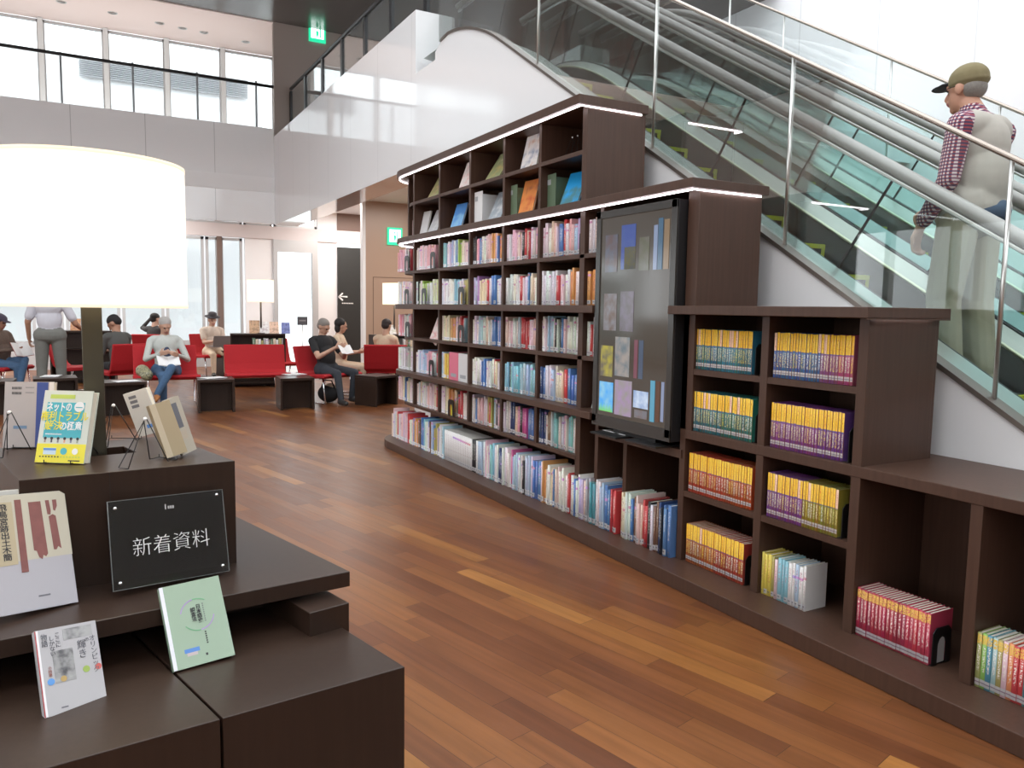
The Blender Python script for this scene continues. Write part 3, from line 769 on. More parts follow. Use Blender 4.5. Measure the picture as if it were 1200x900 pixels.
BAY = ['rounded bay', 'bay two', 'bay three', 'bay four', 'bay five', 'bay six', 'narrow bay']
BX = [(-7.69, -7.21), (-7.17, -6.58), (-6.54, -5.94), (-5.90, -5.34), (-5.30, -4.80), (-4.76, -4.25), (-4.185, -4.025)]
ROWS = {
 'r1': (S1, ['pk wh rd', 'wh lp pk pk', 'cy wh lb wh gr cr lp or_', 'bk pk bl wh lp or_ lp or_ cr', 'wh lp cr lp rd wh lp cy', 'lp wh cr lp wh bl wh pk lb la', 'wh lp rd']),
 'r2': (S2, ['wh lp', 'lg gr wh lg', 'wh wh cy wh ol', 'la pu cr rd wh bl wh lb', 'wh wh rd wh cr wh', 'wh wh rd lp wh or_ wh', 'or_ gr bl rd']),
 'r3': (S3, ['pk wh pk', None, 'cr or_ lp rd', 'wh lb wh wh bl wh', 'lp wh rd wh lp', 'wh lb wh pk lp wh wh bl', 'wh wh lb bl']),
 'r4': (S4, ['wh gy wh', 'wh lb pk wh rd', 'ye', 'wh wh bl wh cr wh', 'cy cy lb cy', 'nv wh wh cr bl bl bl', None]),
}
for key, (sn, pals) in ROWS.items():
    z_ = ZR[key]
    for b, pal in enumerate(pals):
        if not pal: continue
        x0, x1 = BX[b]
        if key == 'r4' and b == 2: x1 = -6.38
        if key == 'r4' and b in (3,): x1 -= .05
        if b == 1 and key == 'r1': x1 -= .12
        if b == 0: x1 -= .10 if key != 'r4' else 0
        if b == 2 and key == 'r3': x1 -= .10
        if b == 5 and key == 'r1': x1 -= .04
        if b == 6 and key == 'r1': x1 -= .05
        fill(x0, x1, z_, pal, h=(.195, .235) if b < 5 else (.20, .25), where=sn+', '+BAY[b])
B5 = [(-7.69, -6.60, 'lp cr wh wh cr wh lp cr'), (-6.56, -5.52, 'wh cr or_ cr rd wh rd wh lp wh ol'), (-5.50, -4.80, 'lp lp wh wh nv cr pk mg bl bl rd'), (-4.76, -4.26, 'nv wh br wh cy wh cr wh cy wh or_')]
for b, (x0, x1, pal) in enumerate(B5):
    fill(x0, x1, ZR['r5'], pal, h=(.20, .25), where=S5+', '+['rounded end', 'left half', 'middle', 'last bay'][b])
B0 = [(-7.70, -6.9, 'lp wh rd wh lp lp rd wh bl or_ br'), (-6.9, -6.33, 'bl cy wh br lb bl ol cr wh lb'), (-5.55, -4.9, 'wh lp cy wh nv wh wh mg lb wh'),
      (-4.9, -4.2, 'wh lb wh bl wh or_ wh cr cr wh rd wh'), (-4.2, -3.72, 'wh la lp gy tl wh lb bl rd rd'), (-3.68, -3.225, 'cr wh bl br lp rd bk wh br nv bl cr')]
for b, (x0, x1, pal) in enumerate(B0):
    fill(x0, x1, ZR['base'], pal, h=(.235, .30), d=(.17, .21), y=2.76, t=(.014, .034), where=W0+', '+['rounded far end', 'before the white set', 'after the white set', 'below the end panel', 'under the screen', 'beside the red guides'][b])
# the uniform white and black set in the bottom row
x = -6.32
for k in range(21):
    tt = 0.036; cn = 'wh' if k < 15 else ('bk' if k % 3 else 'wh')
    if k > 18: cn = 'lb'
    ALLB.append(dict(x=x, z=ZR['base']+.0005, t=tt-.002, h=.27, d=.21, y=2.762, c=COL[cn], cn=cn, r=.02+.001*k, where='bottom row, uniform white set', i=k, a=tt*.27/(6*6)*.45)); x += tt
ALLB.sort(key=lambda s: -s['a'])
NB = 292
from collections import Counter
for s in sorted(ALLB[:NB], key=lambda s: (s['where'], s['i'])):
    o = bpy.data.objects.new('book', BOOKM); C.objects.link(o)
    o.location = (s['x'], s['y'], s['z']); o.scale = (s['t'], s['d'], s['h']); o.color = (*s['c'], s['r'])
    tag(o, '%s-spined book, %s from left, %s' % (CN[s['cn']], ordinal(s['i']), s['where']), 'book', group='upright books on '+s['where'].split(',')[0])
# the smaller, more distant ones
me = bpy.data.meshes.new('shelved_books'); bm = bmesh.new()
tmp = bmesh.new(); tmp.from_mesh(MASSM)
V_, F_, MI_, UV_, CC_ = [], [], [], [], []
tv = [v.co.copy() for v in tmp.verts]; uvl = tmp.loops.layers.uv.active
tf = [([v.index for v in f.verts], f.material_index, [tuple(l[uvl].uv) for l in f.loops]) for f in tmp.faces]
for s in ALLB[NB:]:
    b0 = len(V_)
    V_ += [(s['x']+c.x*s['t'], s['y']+c.y*s['d'], s['z']+c.z*s['h']) for c in tv]
    for idx, mi, uvs in tf:
        F_.append([b0+i for i in idx]); MI_.append(mi); UV_ += uvs; CC_ += [(*s['c'], s['r'])]*len(idx)
me.from_pydata(V_, [], F_); me.polygons.foreach_set('material_index', MI_)
for k in MASSM.materials: me.materials.append(k)
ul = me.uv_layers.new(name='UVMap'); ul.data.foreach_set('uv', [c for t_ in UV_ for c in t_])
ca = me.color_attributes.new('bookcol', 'FLOAT_COLOR', 'CORNER'); ca.data.foreach_set('color', [c for t_ in CC_ for c in t_])
o = bpy.data.objects.new('shelved_books', me); C.objects.link(o); o['kind'] = 'stuff'
tag(o, 'rows of small upright books filling the farther bays of the long bookcase', 'books')
tmp.free(); bm.free()

# travel guides
def guides(n, x0, x1, z, cols, where, h=.21, y=2.815, mesh=None, nm='travel_guide', what='yellow-topped travel guide', d=.135, hj=.0015, names=None):
    w = (x1-x0)/n
    for k in range(n):
        o = bpy.data.objects.new(nm, mesh or GUIDEM); C.objects.link(o)
        c = cols[min(len(cols)-1, int(k/n*len(cols)))]; c_ = tuple(q*rng.uniform(.8, 1.2) for q in c)
        o.location = (x0+k*w, y+rng.uniform(0, .004), z+.0005); o.scale = (w*.97, d, h+rng.uniform(-hj, hj)); o.color = (*c_, rng.random())
        tag(o, ('%s, %s from left, %s' % (what, ordinal(k), where.replace('the ', '').replace('low cabinet', 'cabinet'))) if names is None else names(k, n), 'book', group=where)
tealc = (.04, .20, .26); bluec = (.07, .18, .42); redc = (.50, .07, .04); purc = (.24, .07, .30); pinkc = (.48, .10, .22); magc = (.45, .04, .08); oliv = (.30, .33, .05)
guides(26, -3.15, -2.735, 1.1315, [tealc, tealc, (.05, .28, .40), tealc], 'the top left cell right of the screen', what='yellow-topped teal guide')
guides(28, -2.60, -2.165, 1.1315, [bluec, bluec, bluec, (.30, .12, .30), pinkc], 'the top right cell of the low cabinet', what='yellow-topped blue guide')
guides(25, -3.15, -2.715, .8015, [tealc, (.04, .22, .20)], 'the second-row left cell of the low cabinet', what='yellow-topped teal guide')
guides(27, -2.60, -2.195, .8015, [purc, purc, (.18, .06, .30)], 'the second-row right cell of the low cabinet', what='yellow-topped purple guide')
guides(26, -3.155, -2.70, .4665, [redc, redc, (.55, .10, .04)], 'the third-row left cell of the low cabinet', what='yellow-topped red guide')
guides(27, -2.60, -2.20, .4665, [purc, purc, (.35, .28, .04), oliv], 'the third-row right cell of the low cabinet', what='yellow-topped purple guide')
guides(24, -3.155, -2.73, .0785, [(.50, .12, .04), (.45, .06, .04)], 'the bottom left cell of the low cabinet', what='yellow-topped red guide')
# mixed books in the bottom cell right of those
mixc = [('ye', .205), ('ye', .20), ('ye', .205), ('ol', .20), ('lp', .19), ('cy', .205), ('cy', .205), ('cy', .20), ('wh', .20), ('wh', .205), ('lb', .205), ('wh', .20), ('wh', .21)]
x = -2.618
for k, (cn, hh) in enumerate(mixc):
    o = bpy.data.objects.new('book', BOOKM); C.objects.link(o); tt = (.016, .02, .024)[k % 3]
    o.location = (x, 2.82, .0785); o.scale = (tt, .14, hh); o.color = (*COL[cn], k*.071); x += tt+.0008
    tag(o, '%s-spined book, %s from the left in the bottom cell below the purple guides' % (CN[cn], ordinal(k)), 'book', group='mixed guides in the bottom cell')
guides(19, -2.083, -1.755, .0785, [magc, magc, (.5, .06, .10)], 'the first low bay past the cabinet', h=.205, mesh=POCKM, nm='pocket_book', what='gold and red pocket book', d=.14)
pc_ = ['ol', 'gr', 'tl', 'lb', 'ol', 'lp', 'or_', 'rd', 'rd', 'tl', 'lb', 'pk', 'cy', 'tl', 'lb', 'mg', 'mg', 'lp', 'cr', 'wh', 'rd', 'bl']
guides(22, -1.576, -1.17, .0785, [COL[c] for c in pc_], 'the last low bay', h=.205, mesh=POCKM, nm='pocket_book', d=.14,
       names=lambda k, n: '%s slim pocket book, %s from the left in the last low bay' % (CN[pc_[min(21, int(k/n*22))]], ordinal(k)))
# magazine files / face-out and leaning books
def panel_book(label, c, w, h, t, loc, yaw, tilt, cov=None, roll=0, name='display_book', pages=None, parent_stand=False):
    """book seen cover first: local x along the width, z up, cover facing -y; loc = lower left corner of the cover"""
    r = thing(name, label, 'book', loc, 0)
    r.matrix_world = Matrix.Translation(Vector(loc)) @ Matrix.Rotation(yaw, 4, 'Z') @ Matrix.Rotation(-tilt, 4, 'X') @ Matrix.Rotation(-roll, 4, 'Y')
    m = MB(); ct = min(.003, t*.12)
    m.box(0, w, 0, ct, 0, h); m.box(0, w, t-ct, t, 0, h); m.box(0, ct, ct, t-ct, 0, h)
    m.build('cover', cov or mat('cover_%02x%02x%02x' % tuple(int(min(1, q)*255) for q in c), c, 0.3), r)
    m = MB(); m.box(ct, w-.003, ct, t-ct, .003, h-.003); m.build('pages', pages or M_PAPER, r)
    return r

def picture(name, cols, scale=6.0, rough=0.3, bands=None):
    """printed cover: blotches of a few colours over the cover's own coordinates"""
    if name in MATS: return MATS[name]
    m, nt, p = _new(name); g = NG(nt)
    o = g.n('ShaderNodeTexCoord').outputs['Object']
    n = g.noise(o, scale*4, 3.0); x, y, z = g.sep(o)
    f = g.m('ADD', g.m('MULTIPLY', n, .9), g.m('MULTIPLY', z, bands or 0.0), clamp=True)
    rp = g.n('ShaderNodeValToRGB'); g.l(f, rp.inputs[0]); rp.color_ramp.interpolation = 'EASE'
    e = rp.color_ramp.elements; e[0].position = .28; e[0].color = (*cols[0], 1); e[1].position = .78; e[1].color = (*cols[-1], 1)
    for i, c in enumerate(cols[1:-1]): a = e.new(.28+.5*(i+1)/(len(cols)-1)); a.color = (*c, 1)
    g.l(rp.outputs[0], p.inputs['Base Color']); p.inputs['Roughness'].default_value = rough
    MATS[name] = m; return m
def wire_stand(loc, yaw, label, h=.16, w=.09, group=None):
    """black wire easel: two bent legs, a ledge, a rear strut; white bead at the apex"""
    t = thing('book_easel', label, 'book stand', loc, yaw, group)
    for s in (-1, 1):
        MB().tube([(s*w*.5, -.035, .012), (s*w*.5, -.035, .003), (s*w*.5, 0, .003), (s*.006, .045, h)], .0016, seg=6).build('wire_leg', M_BLKMET, t)
    MB().tube([(-w*.5, -.035, .003), (w*.5, -.035, .003)], .0016, seg=6).build('ledge', M_BLKMET, t)
    MB().tube([(-.018, .125, .002), (0, .046, h), (.018, .125, .002), (-.018, .125, .002)], .0016, seg=6).build('rear_strut', M_BLKMET, t)
    MB().lathe([(0, -.006), (.0045, -.004), (.006, 0), (.0045, .004), (0, .006)], (0, .045, h), 10).build('joint_bead', mat('white_bead', (.8, .8, .8), .3), t)
    return t

# display magazines standing face out in the two upper rows
DISP = [ # u0, z, Y, width, height, tilt, palette, label
 (500, 'a2', .19, .27, 30, [(.6, .42, .25), (.35, .35, .15), (.7, .62, .5)], 'magazine with an ochre cover leaning in the second upper bay from the rounded end'),
 (537, 'a2', .17, .26, 20, [(.75, .45, .42), (.75, .7, .66), (.6, .25, .25)], 'pink magazine leaning in the third upper bay'),
 (567, 'a2', .21, .29, 33, [(.62, .5, .2), (.35, .4, .2), (.75, .68, .5)], 'yellow-green magazine leaning steeply in the fourth upper bay'),
 (609, 'a2', .21, .29, 14, [(.2, .25, .35), (.75, .72, .7), (.55, .25, .1)], 'magazine with a white, blue and orange cover in the upper row'),
 (489, 'a1', .20, .25, 12, [(.62, .6, .6), (.7, .7, .7)], 'pale grey booklet on the lower display row near the rounded end'),
 (500, 'a1', .19, .27, 24, [(.68, .68, .68), (.5, .5, .52), (.75, .75, .75)], 'light grey booklet leaning beside the pale grey one'),
 (527, 'a1', .20, .25, 18, [(.3, .5, .25), (.25, .5, .75), (.1, .3, .7)], 'blue sky covered book on the lower display row'),
 (571, 'a1', .19, .28, 24, [(.7, .7, .7), (.35, .4, .45), (.78, .78, .78)], 'white patterned booklet leaning beside the white file box'),
 (607, 'a1', .19, .28, 14, [(.6, .12, .05), (.75, .28, .08), (.35, .08, .08)], 'orange-red book standing face out on the lower display row'),
 (655, 'a1', .20, .27, 22, [(.05, .10, .09), (.08, .22, .25), (.02, .35, .75)], 'dark green and blue book leaning in the last lower display bay'),
]
for k, (u0, row, w_, h_, ti, pal, lab) in enumerate(DISP):
    z_ = ZR[row]+.0015; Y_ = 2.86 if row == 'a2' else 2.85
    x_ = at(u0, 200, Y=Y_).x
    b = panel_book(lab, pal[0], w_, h_, .014, (x_, Y_, z_), R(4), R(ti), cov=picture('printed_cover_%d' % k, pal, 3.0, bands=2.0 if k in (6, 9) else .3))
    if k in (3, 8): # a second book right behind
        panel_book('thin white-edged book standing right behind '+('the orange-red book' if k == 8 else 'the white, blue and orange magazine'), (.5, .42, .4), w_*.9, h_*.93, .012, (x_+.05, Y_+.06, z_), R(8), R(ti), cov=mat('cover_rosy_grey', (.40, .30, .29), .35))
for k, u in enumerate((665, 671)):
    x_ = at(u, 172, Y=2.92).x
    wire_stand((x_, 2.92, ZR['a2']+.002), R(10), ('left' if k == 0 else 'right')+' one of two empty book easels in the last upper bay', h=.16, w=.08)
for k, x_ in enumerate((-7.42, -7.36)):
    panel_book(['thin book leaning in the rounded end bay, lower display row', 'second thin book leaning in the rounded end bay'][k], (.3, .2, .18), .16, .26, .01, (x_, 2.88, ZR['a1']+.0015), R(70), R(16), cov=mat('cover_dull_rose', (.38, .26, .25), .4))
# file boxes
def file_box(label, c, x0, x1, z, h, d=.20, y=2.85):
    t = thing('file_box', label, 'file box', ((x0+x1)/2, y, z)); o = t.location
    m = MB(o); m.box(x0, x1, y, y+.003, z, z+h); m.box(x0, x0+.003, y, y+d, z, z+h*.9); m.box(x1-.003, x1, y, y+d, z, z+h*.9); m.box(x0, x1, y+d-.003, y+d, z, z+h*.9); m.box(x0, x1, y, y+d, z, z+.003)
    m.build('shell', mat('file_box_%s' % label.split()[0], c, .5), t, bevel=.001)
    m = MB(o); m.box((x0+x1)/2-.025, (x0+x1)/2+.025, y-.001, y, z+h*.72, z+h*.86); m.build('label', mat('box_label', (.35, .36, .38), .5), t)
    m = MB(o); 
    for q in range(5): m.box(x0+.006+q*(x1-x0-.012)/5, x0+.004+(q+1)*(x1-x0-.012)/5, y+.006, y+d-.008, z+.004, z+h*.86)
    m.build('papers', M_PAPER, t)
X = lambda u, z=220: at(u, z, Y=2.85).x
file_box('white file box standing on the lower display row', (.74, .74, .74), X(553), X(567), ZR['a1']+.001, .27, y=2.84)
file_box('green file box beside the orange-red book', (.13, .18, .11), X(591), X(605), ZR['a1']+.001, .25, y=2.86)
file_box('olive file box in the last lower display bay', (.10, .15, .09), X(634), X(650), ZR['a1']+.001, .255, y=2.86)
# wide binders of the fourth row
for nm, c, x0, x1 in (('pink binder on the fourth shelf, left of the grey one', (.72, .18, .26), -6.34, -6.15), ('grey-white binder on the fourth shelf beside the pink one', (.66, .66, .66), -6.145, -5.95)):
    t = thing('ring_binder', nm, 'binder', (x0, 2.82, ZR['r4'])); m = MB(t.location)
    m.box(x0, x1, 2.815, 2.82, ZR['r4']+.001, ZR['r4']+.245); m.box(x0, x0+.004, 2.82, 3.05, ZR['r4']+.001, ZR['r4']+.245); m.box(x1-.004, x1, 2.82, 3.05, ZR['r4']+.001, ZR['r4']+.245)
    m.build('cover', mat('binder_'+nm.split()[0], c, .4), t, bevel=.001)
    m = MB(t.location); m.box(x0+.006, x1-.006, 2.825, 3.04, ZR['r4']+.004, ZR['r4']+.235); m.build('pages', M_PAPER, t)
    m = MB(t.location); m.box(x0+.04, x1-.04, 2.8145, 2.815, ZR['r4']+.03, ZR['r4']+.06); m.build('spine_label', mat('box_label', (.35, .36, .38), .5), t)
# leaning books and the single leaning magazine
for k, (x_, dx) in enumerate(((-6.86, .22), (-6.72, .13))):
    panel_book(['pink and white book leaning to the right in an otherwise empty cell', 'thin pink book leaning behind the pink and white one'][k], (.75, .42, .42), .15, .225, .012, (x_, 2.84, ZR['r3']+.001), R(5), R(10), roll=-R(24), cov=picture('leaning_pink_%d' % k, [(.72, .30, .30), (.78, .7, .66), (.7, .5, .45)], 5.0))
panel_book('landscape-covered magazine leaning in the narrow cell beside the screen', (.4, .45, .5), .12, .26, .01, (-4.16, 2.86, ZR['r4']+.001), R(12), R(8), roll=-R(12), cov=picture('landscape_cover', [(.25, .3, .2), (.5, .5, .48), (.25, .45, .75)], 3.0, bands=2.0))
# red upright book tops in the narrow bay
# bookends
def bookend(x, z, label, y=2.80, h=.15, w=.115, face_y=True, inner=None):
    t = thing('bookend', label, 'bookend', (x, y, z)); m = MB()
    pl = []
    for i in range(13): a = PI*i/12; pl.append((w/2+ (w/2)*math.cos(a)*1.0, h-w*.28+w*.28*math.sin(a)))
    outer = [(0, 0)]+[(w, 0)]+pl
    def ring(ax):
        o_ = [(w, 0), (w, h-.02), (w-.02, h), (.02, h), (0, h-.02), (0, 0), (w*.28, 0), (w*.28, h*.55), (w*.36, h*.68), (w*.5, h*.74), (w*.64, h*.68), (w*.72, h*.55), (w*.72, 0)]
        return [((u_, 0, v_) if ax else (0, u_, v_)) for u_, v_ in o_]
    if face_y: m.extr(ring(True), (0, .0025, 0)); m.box(0, w, 0, .10, 0, .002)
    else: m.extr(ring(False), (.0025, 0, 0)); m.box(-.09, 0, 0, w, 0, .002)
    m.build('plate', M_BLACK, t)
    m = MB(); 
    if face_y: m.box(w*.3, w*.7, .012, .016, .006, h*.72)
    else: m.box(-.0015, -.0005, w*.3, w*.7, .006, h*.72)
    m.build('cut_out', inner or M_WOODIN, t)
    return t
ye_ = mat('yellow_note', (.62, .55, .05), .5); gy_ = mat('grey_note', (.5, .5, .5), .5)
def be(u, row, label, inner=gy_, w=.115):
    x_ = at(u, 350, Y=2.80).x; bookend(x_, ZR[row]+.0005, label, y=2.79, inner=inner, w=w)
be(475, 'r1', 'black bookend in the rounded end bay of the first shelf', mat('pink_note', (.7, .4, .45), .5)); be(505, 'r1', 'black bookend after the pink books on the first shelf')
be(475, 'r2', 'black bookend in the rounded end bay of the second shelf'); be(495, 'r2', 'black bookend with a grey cut-out between green books'); be(538, 'r2', 'black bookend before an ochre book on the second shelf', mat('ochre_note', (.5, .32, .03), .5))
be(476, 'r3', 'black bookend after the pink books on the third shelf'); be(538, 'r3', 'black bookend after the orange-pink books on the third shelf'); be(504, 'r4', 'black bookend on the fourth shelf near the binders')
be(527, 'r5', 'black bookend framing a yellow note just above the bottom row', ye_, w=.13)
bookend(-4.805-.0, ZR['r5']+.0005, 'black bookend ending the blue books above the bottom row', y=2.815, face_y=False)
bookend(-4.275, ZR['r1']+.0005, 'black bookend at the end of the first shelf books', y=2.815, face_y=False)
bookend(-4.058, ZR['r1']+.0005, 'black bookend in the narrow bay beside the screen', y=2.815, face_y=False)
for x_, z_, l_, i_ in ((-2.718, 1.1315, 'black bookend after the teal guides in the top left cell', M_BLACK), (-2.698, .8015, 'black bookend after the teal guides in the second row', M_BLACK),
                  (-2.170, .8015, 'black bookend after the purple guides in the second row', M_BLACK), (-2.182, .4665, 'black bookend showing a grey cut-out after the olive guides', mat('dark_grey_note', (.08, .08, .09), .4)),
                  (-2.722, .0785, 'brown-black bookend at the foot of the low cabinet', mat('brown_note', (.2, .15, .12), .5)), (-1.745, .0785, 'black bookend with a pale cut-out after the red pocket books', gy_)):
    bookend(x_, z_+.0005, l_, y=2.82, face_y=False, inner=i_)
bookend(-2.375, .079, 'grey-white bookend with a dark picture after the mixed guides', y=2.83, face_y=False, w=.14, h=.19, inner=mat('dark_picture_note', (.1, .1, .14), .5))

# ------------------------------------------------------------------ the portrait screen
sx0, sx1, sz0, sz1, sy = -3.965, -3.225, .745, 2.025, 2.745
tv = thing('display_screen', 'tall portrait screen showing book covers, set in the bookcase', 'screen', ((sx0+sx1)/2, sy, .686)); TO = tv.location
m = MB(TO); m.box(sx0, sx1, sy, sy+.075, sz0-.02, sz1); m.build('housing', mat('gunmetal_housing', (.03, .03, .032), .25, .3), tv, bevel=.004)
m = MB(TO); b_ = .045
for q in ((sx0, sx1, sz1-b_, sz1), (sx0, sx0+b_, sz0, sz1), (sx1-b_, sx1, sz0, sz1), (sx0, sx1, sz0-.02, sz0+.05)): m.box(q[0], q[1], sy-.012, sy, q[2], q[3])
m.build('bezel', mat('screen_bezel', (.045, .043, .04), .22, .2, spec=.7), tv, bevel=.003)
def screen_mat(name, c, es=1.0, pic=None):
    m, nt, p = _new(name); g = NG(nt); p.inputs['Base Color'].default_value = (.008, .008, .009, 1); p.inputs['Roughness'].default_value = .09; p.inputs['Specular IOR Level'].default_value = .75
    p.inputs['Emission Strength'].default_value = es
    if pic:
        o = g.n('ShaderNodeTexCoord').outputs['Object']; n = g.noise(o, 16.0, 3.0); rp = g.n('ShaderNodeValToRGB'); g.l(n, rp.inputs[0])
        e = rp.color_ramp.elements; e[0].position = .35; e[0].color = (*c, 1); e[1].position = .65; e[1].color = (*pic, 1); g.l(rp.outputs[0], p.inputs['Emission Color'])
    else: p.inputs['Emission Color'].default_value = (*c, 1)
    return m
m = MB(TO); m.box(sx0+b_, sx1-b_, sy-.004, sy-.001, sz0+.05, sz1-b_)
m.build('screen', screen_mat('screen_dark', (.030, .024, .018), 1.0), tv)
gx0, gx1, gz0, gz1 = sx0+b_+.01, sx1-b_-.01, sz0+.06, sz1-b_-.02
def G(a, b, c, d): # fractions of the screen
    return gx0+(gx1-gx0)*a, gx0+(gx1-gx0)*b, gz1-(gz1-gz0)*c, gz1-(gz1-gz0)*d
covers = [
 ((.06, .25, .07, .26), (.16, .10, .10), (.14, .16, .22)), ((.31, .52, .03, .25), (.04, .09, .42), (.07, .13, .42)), ((.36, .52, .14, .25), (.30, .26, .03), (.22, .20, .05)), ((.58, .72, .10, .26), (.13, .14, .07), (.18, .17, .14)),
 ((.06, .26, .37, .56), (.22, .13, .10), (.32, .30, .33)), ((.32, .36+.16, .36, .56), (.18, .15, .16), (.25, .2, .27)),
 ((.03, .22, .64, .80), (.10, .09, .07), (.30, .26, .04)), ((.26, .48, .59, .79), (.10, .13, .15), (.25, .22, .20)),
 ((.02, .24, .83, .985), (.05, .28, .62), (.18, .40, .55)), ((.27, .53, .81, .99), (.20, .20, .16), (.26, .18, .30)), ((.56, .77, .85, .935), (.20, .28, .45), (.45, .52, .62)), ((.58, .76, .945, .985), (.12, .08, .07), (.12, .12, .14)),
]
for k, (fr_, c1, c2) in enumerate(covers):
    x0, x1, z1_, z0_ = G(*fr_); m = MB(TO); m.box(x0, x1, sy-.0065, sy-.0042, z0_, z1_); m.build('shown_cover', screen_mat('shown_cover_%d' % k, c1, (.35 if k < 6 else .75), c2), tv)
x0, x1, z1_, z0_ = G(.02, .24, .93, .985); m = MB(TO)
for i in range(14):
    xx = x0+(x1-x0)*(i+.2)/14; m.extr([(xx, sy-.0075, z0_), (xx+.008, sy-.0075, z0_), (xx+.004, sy-.0075, z0_+.03+.01*(i % 3))], (0, .001, 0))
m.build('shown_grass', screen_mat('shown_grass', (.10, .34, .05), 1.0), tv)
for k, (a_, b2, c_, d_, cc) in enumerate(((.78, .83, .05, .26, (.22, .28, .42)), (.84, .90, .02, .26, (.05, .12, .20)), (.92, .985, .03, .26, (.24, .16, .09)), (.55, .60, .60, .79, (.20, .07, .10)), (.62, .68, .60, .79, (.07, .10, .16)), (.80, .86, .79, .99, (.10, .35, .50)), (.88, .93, .79, .985, (.10, .04, .02)), (.95, .985, .79, .98, (.25, .3, .45)))):
    x0, x1, z1_, z0_ = G(a_, b2, c_, d_); m = MB(TO); m.box(x0, x1, sy-.0065, sy-.0042, z0_, z1_); m.build('shown_spine', screen_mat('shown_spine_%d' % k, cc, .5), tv)
m = MB(TO); m.box(sx0+.10, sx0+.36, sy-.09, sy+.10, .688, .70); m.box(sx0+.42, sx1-.04, sy-.07, sy+.10, .688, .70); m.build('base_foot', M_BLACK, tv, bevel=.003)
m = MB(TO); m.box(sx0+.2, sx0+.6, sy+.01, sy+.05, .70, sz0); m.build('neck', M_BLACK, tv)
t = thing('loose_papers', 'small white papers lying before the foot of the screen', 'papers', (-3.75, 2.79, .687)); m = MB(t.location)
for q in ((-3.86, -3.74, .2), (-3.70, -3.64, 0)): m.box(q[0], q[1], 2.745, 2.80, .701, .703)
m.build('sheet', mat('white_paper', (.8, .8, .8), .7), t)

# ------------------------------------------------------------------ the stepped display table in the foreground
tb = thing('tiered_display_table', 'dark brown stepped display table in the front corner, topped by the big lamp', 'display table', (-2.2, -.1, 0)); TB = tb.location
m = MB(TB)
tA, tB, tC, tD = (-2.329, -.174), (-2.371, .364), (-2.916, .224), (-2.878, -.292)
hole = [(-2.60, -.095), (-2.632, .114), (-2.757, .083), (-2.728, -.13)]
o4 = [tA, tB, tC, tD]
zt_, zb_ = .973, .618
V = [(*q, zt_) for q in o4]+[(*q, zt_) for q in hole]+[(*q, zb_) for q in o4]+[(*q, zt_-.12) for q in hole]
F = [(0, 1, 5, 4), (1, 2, 6, 5), (2, 3, 7, 6), (3, 0, 4, 7)]+[(8, 9, 1, 0), (9, 10, 2, 1), (10, 11, 3, 2), (11, 8, 0, 3)]+[(8, 11, 10, 9)]+[(4, 5, 13, 12), (5, 6, 14, 13), (6, 7, 15, 14), (7, 4, 12, 15), (12, 13, 14, 15)]
m.add(V, F); m.build('upper_box', M_TABLE, tb, bevel=.0015)
s_ = at(122, 549, Z=.973); s1 = Vector((s_.x, s_.y, 0))
m = MB(TB); dx = Vector((-.163, .0, 0)); m.extr([(tA[0]+(tB[0]-tA[0])*.385+.0006, tA[1]+(tB[1]-tA[1])*.385, .62), (tA[0]+(tB[0]-tA[0])*.385+.0006, tA[1]+(tB[1]-tA[1])*.388, .62), (tA[0]+(tB[0]-tA[0])*.388+.0006, tA[1]+(tB[1]-tA[1])*.388, .972), (tA[0]+(tB[0]-tA[0])*.385+.0006, tA[1]+(tB[1]-tA[1])*.385, .972)], (-.0012, 0, 0)); m.build('panel_seam', M_BLACK, tb)
m = MB(TB); m.prism([(-1.95, -1.0), (-2.15, .644), (-3.05, .41), (-3.05, -1.0)], .618, .663); m.build('platform', M_TABLE, tb, bevel=.002)
m = MB(TB); m.prism([(-2.046, .50), (-2.073, .618), (-2.95, .40), (-2.95, .27)], 0, .600); m.prism([(-2.25, -1.0), (-2.32, .43), (-2.95, .27), (-2.95, -1.0)], 0, .6); m.build('inner_block', M_TABLE, tb, bevel=.002)
m = MB(TB); m.prism([(-1.712+.0005, .2275), (-1.764, .668), (-2.45, .507), (-2.30, .075)], 0, .533); m.build('lower_box', M_TABLE, tb, bevel=.002)
m = MB(TB); m.prism([(-1.57, -1.0), (-1.711, .2215), (-2.30, .069), (-2.2, -1.0)], 0, .533); m.build('lower_box', M_TABLE, tb, bevel=.002)

TXM = Matrix(((1, 0, 0, 0), (0, 0, -1, 0), (0, 1, 0, 0), (0, 0, 0, 1)))
def tm(x, z, y=-.0009): return Matrix.Translation((x, y, z)) @ TXM
def flat(parent, name, x0, x1, z0, z1, m_, y=-.0006, poly=None):
    mb = MB()
    if poly: mb.extr([(a, y, b) for a, b in poly], (0, .0004, 0))
    else: mb.box(x0, x1, y, y+.0004, z0, z1)
    return mb.build(name, m_, host(parent))
def disc(parent, name, cx, cz, r, m_, y=-.0007, r0=0.0, a0=0, a1=2*PI):
    n = 32; mb = MB()
    if r0:
        P = [(cx+r*math.cos(a0+(a1-a0)*i/n), y, cz+r*math.sin(a0+(a1-a0)*i/n)) for i in range(n+1)]+[(cx+r0*math.cos(a0+(a1-a0)*i/n), y, cz+r0*math.sin(a0+(a1-a0)*i/n)) for i in range(n+1)]
        mb.add(P, [(i, i+1, n+2+i, n+1+i) for i in range(n)])
    else: mb.extr([(cx+r*math.cos(2*PI*i/n), y, cz+r*math.sin(2*PI*i/n)) for i in range(n)], (0, .0003, 0))
    return mb.build(name, m_, host(parent))
I_BLK = mat('black_ink', (.03, .03, .035), .5); I_GRY = mat('grey_ink', (.15, .15, .17), .5); I_WHT = mat('white_print', (.80, .81, .82), .4)
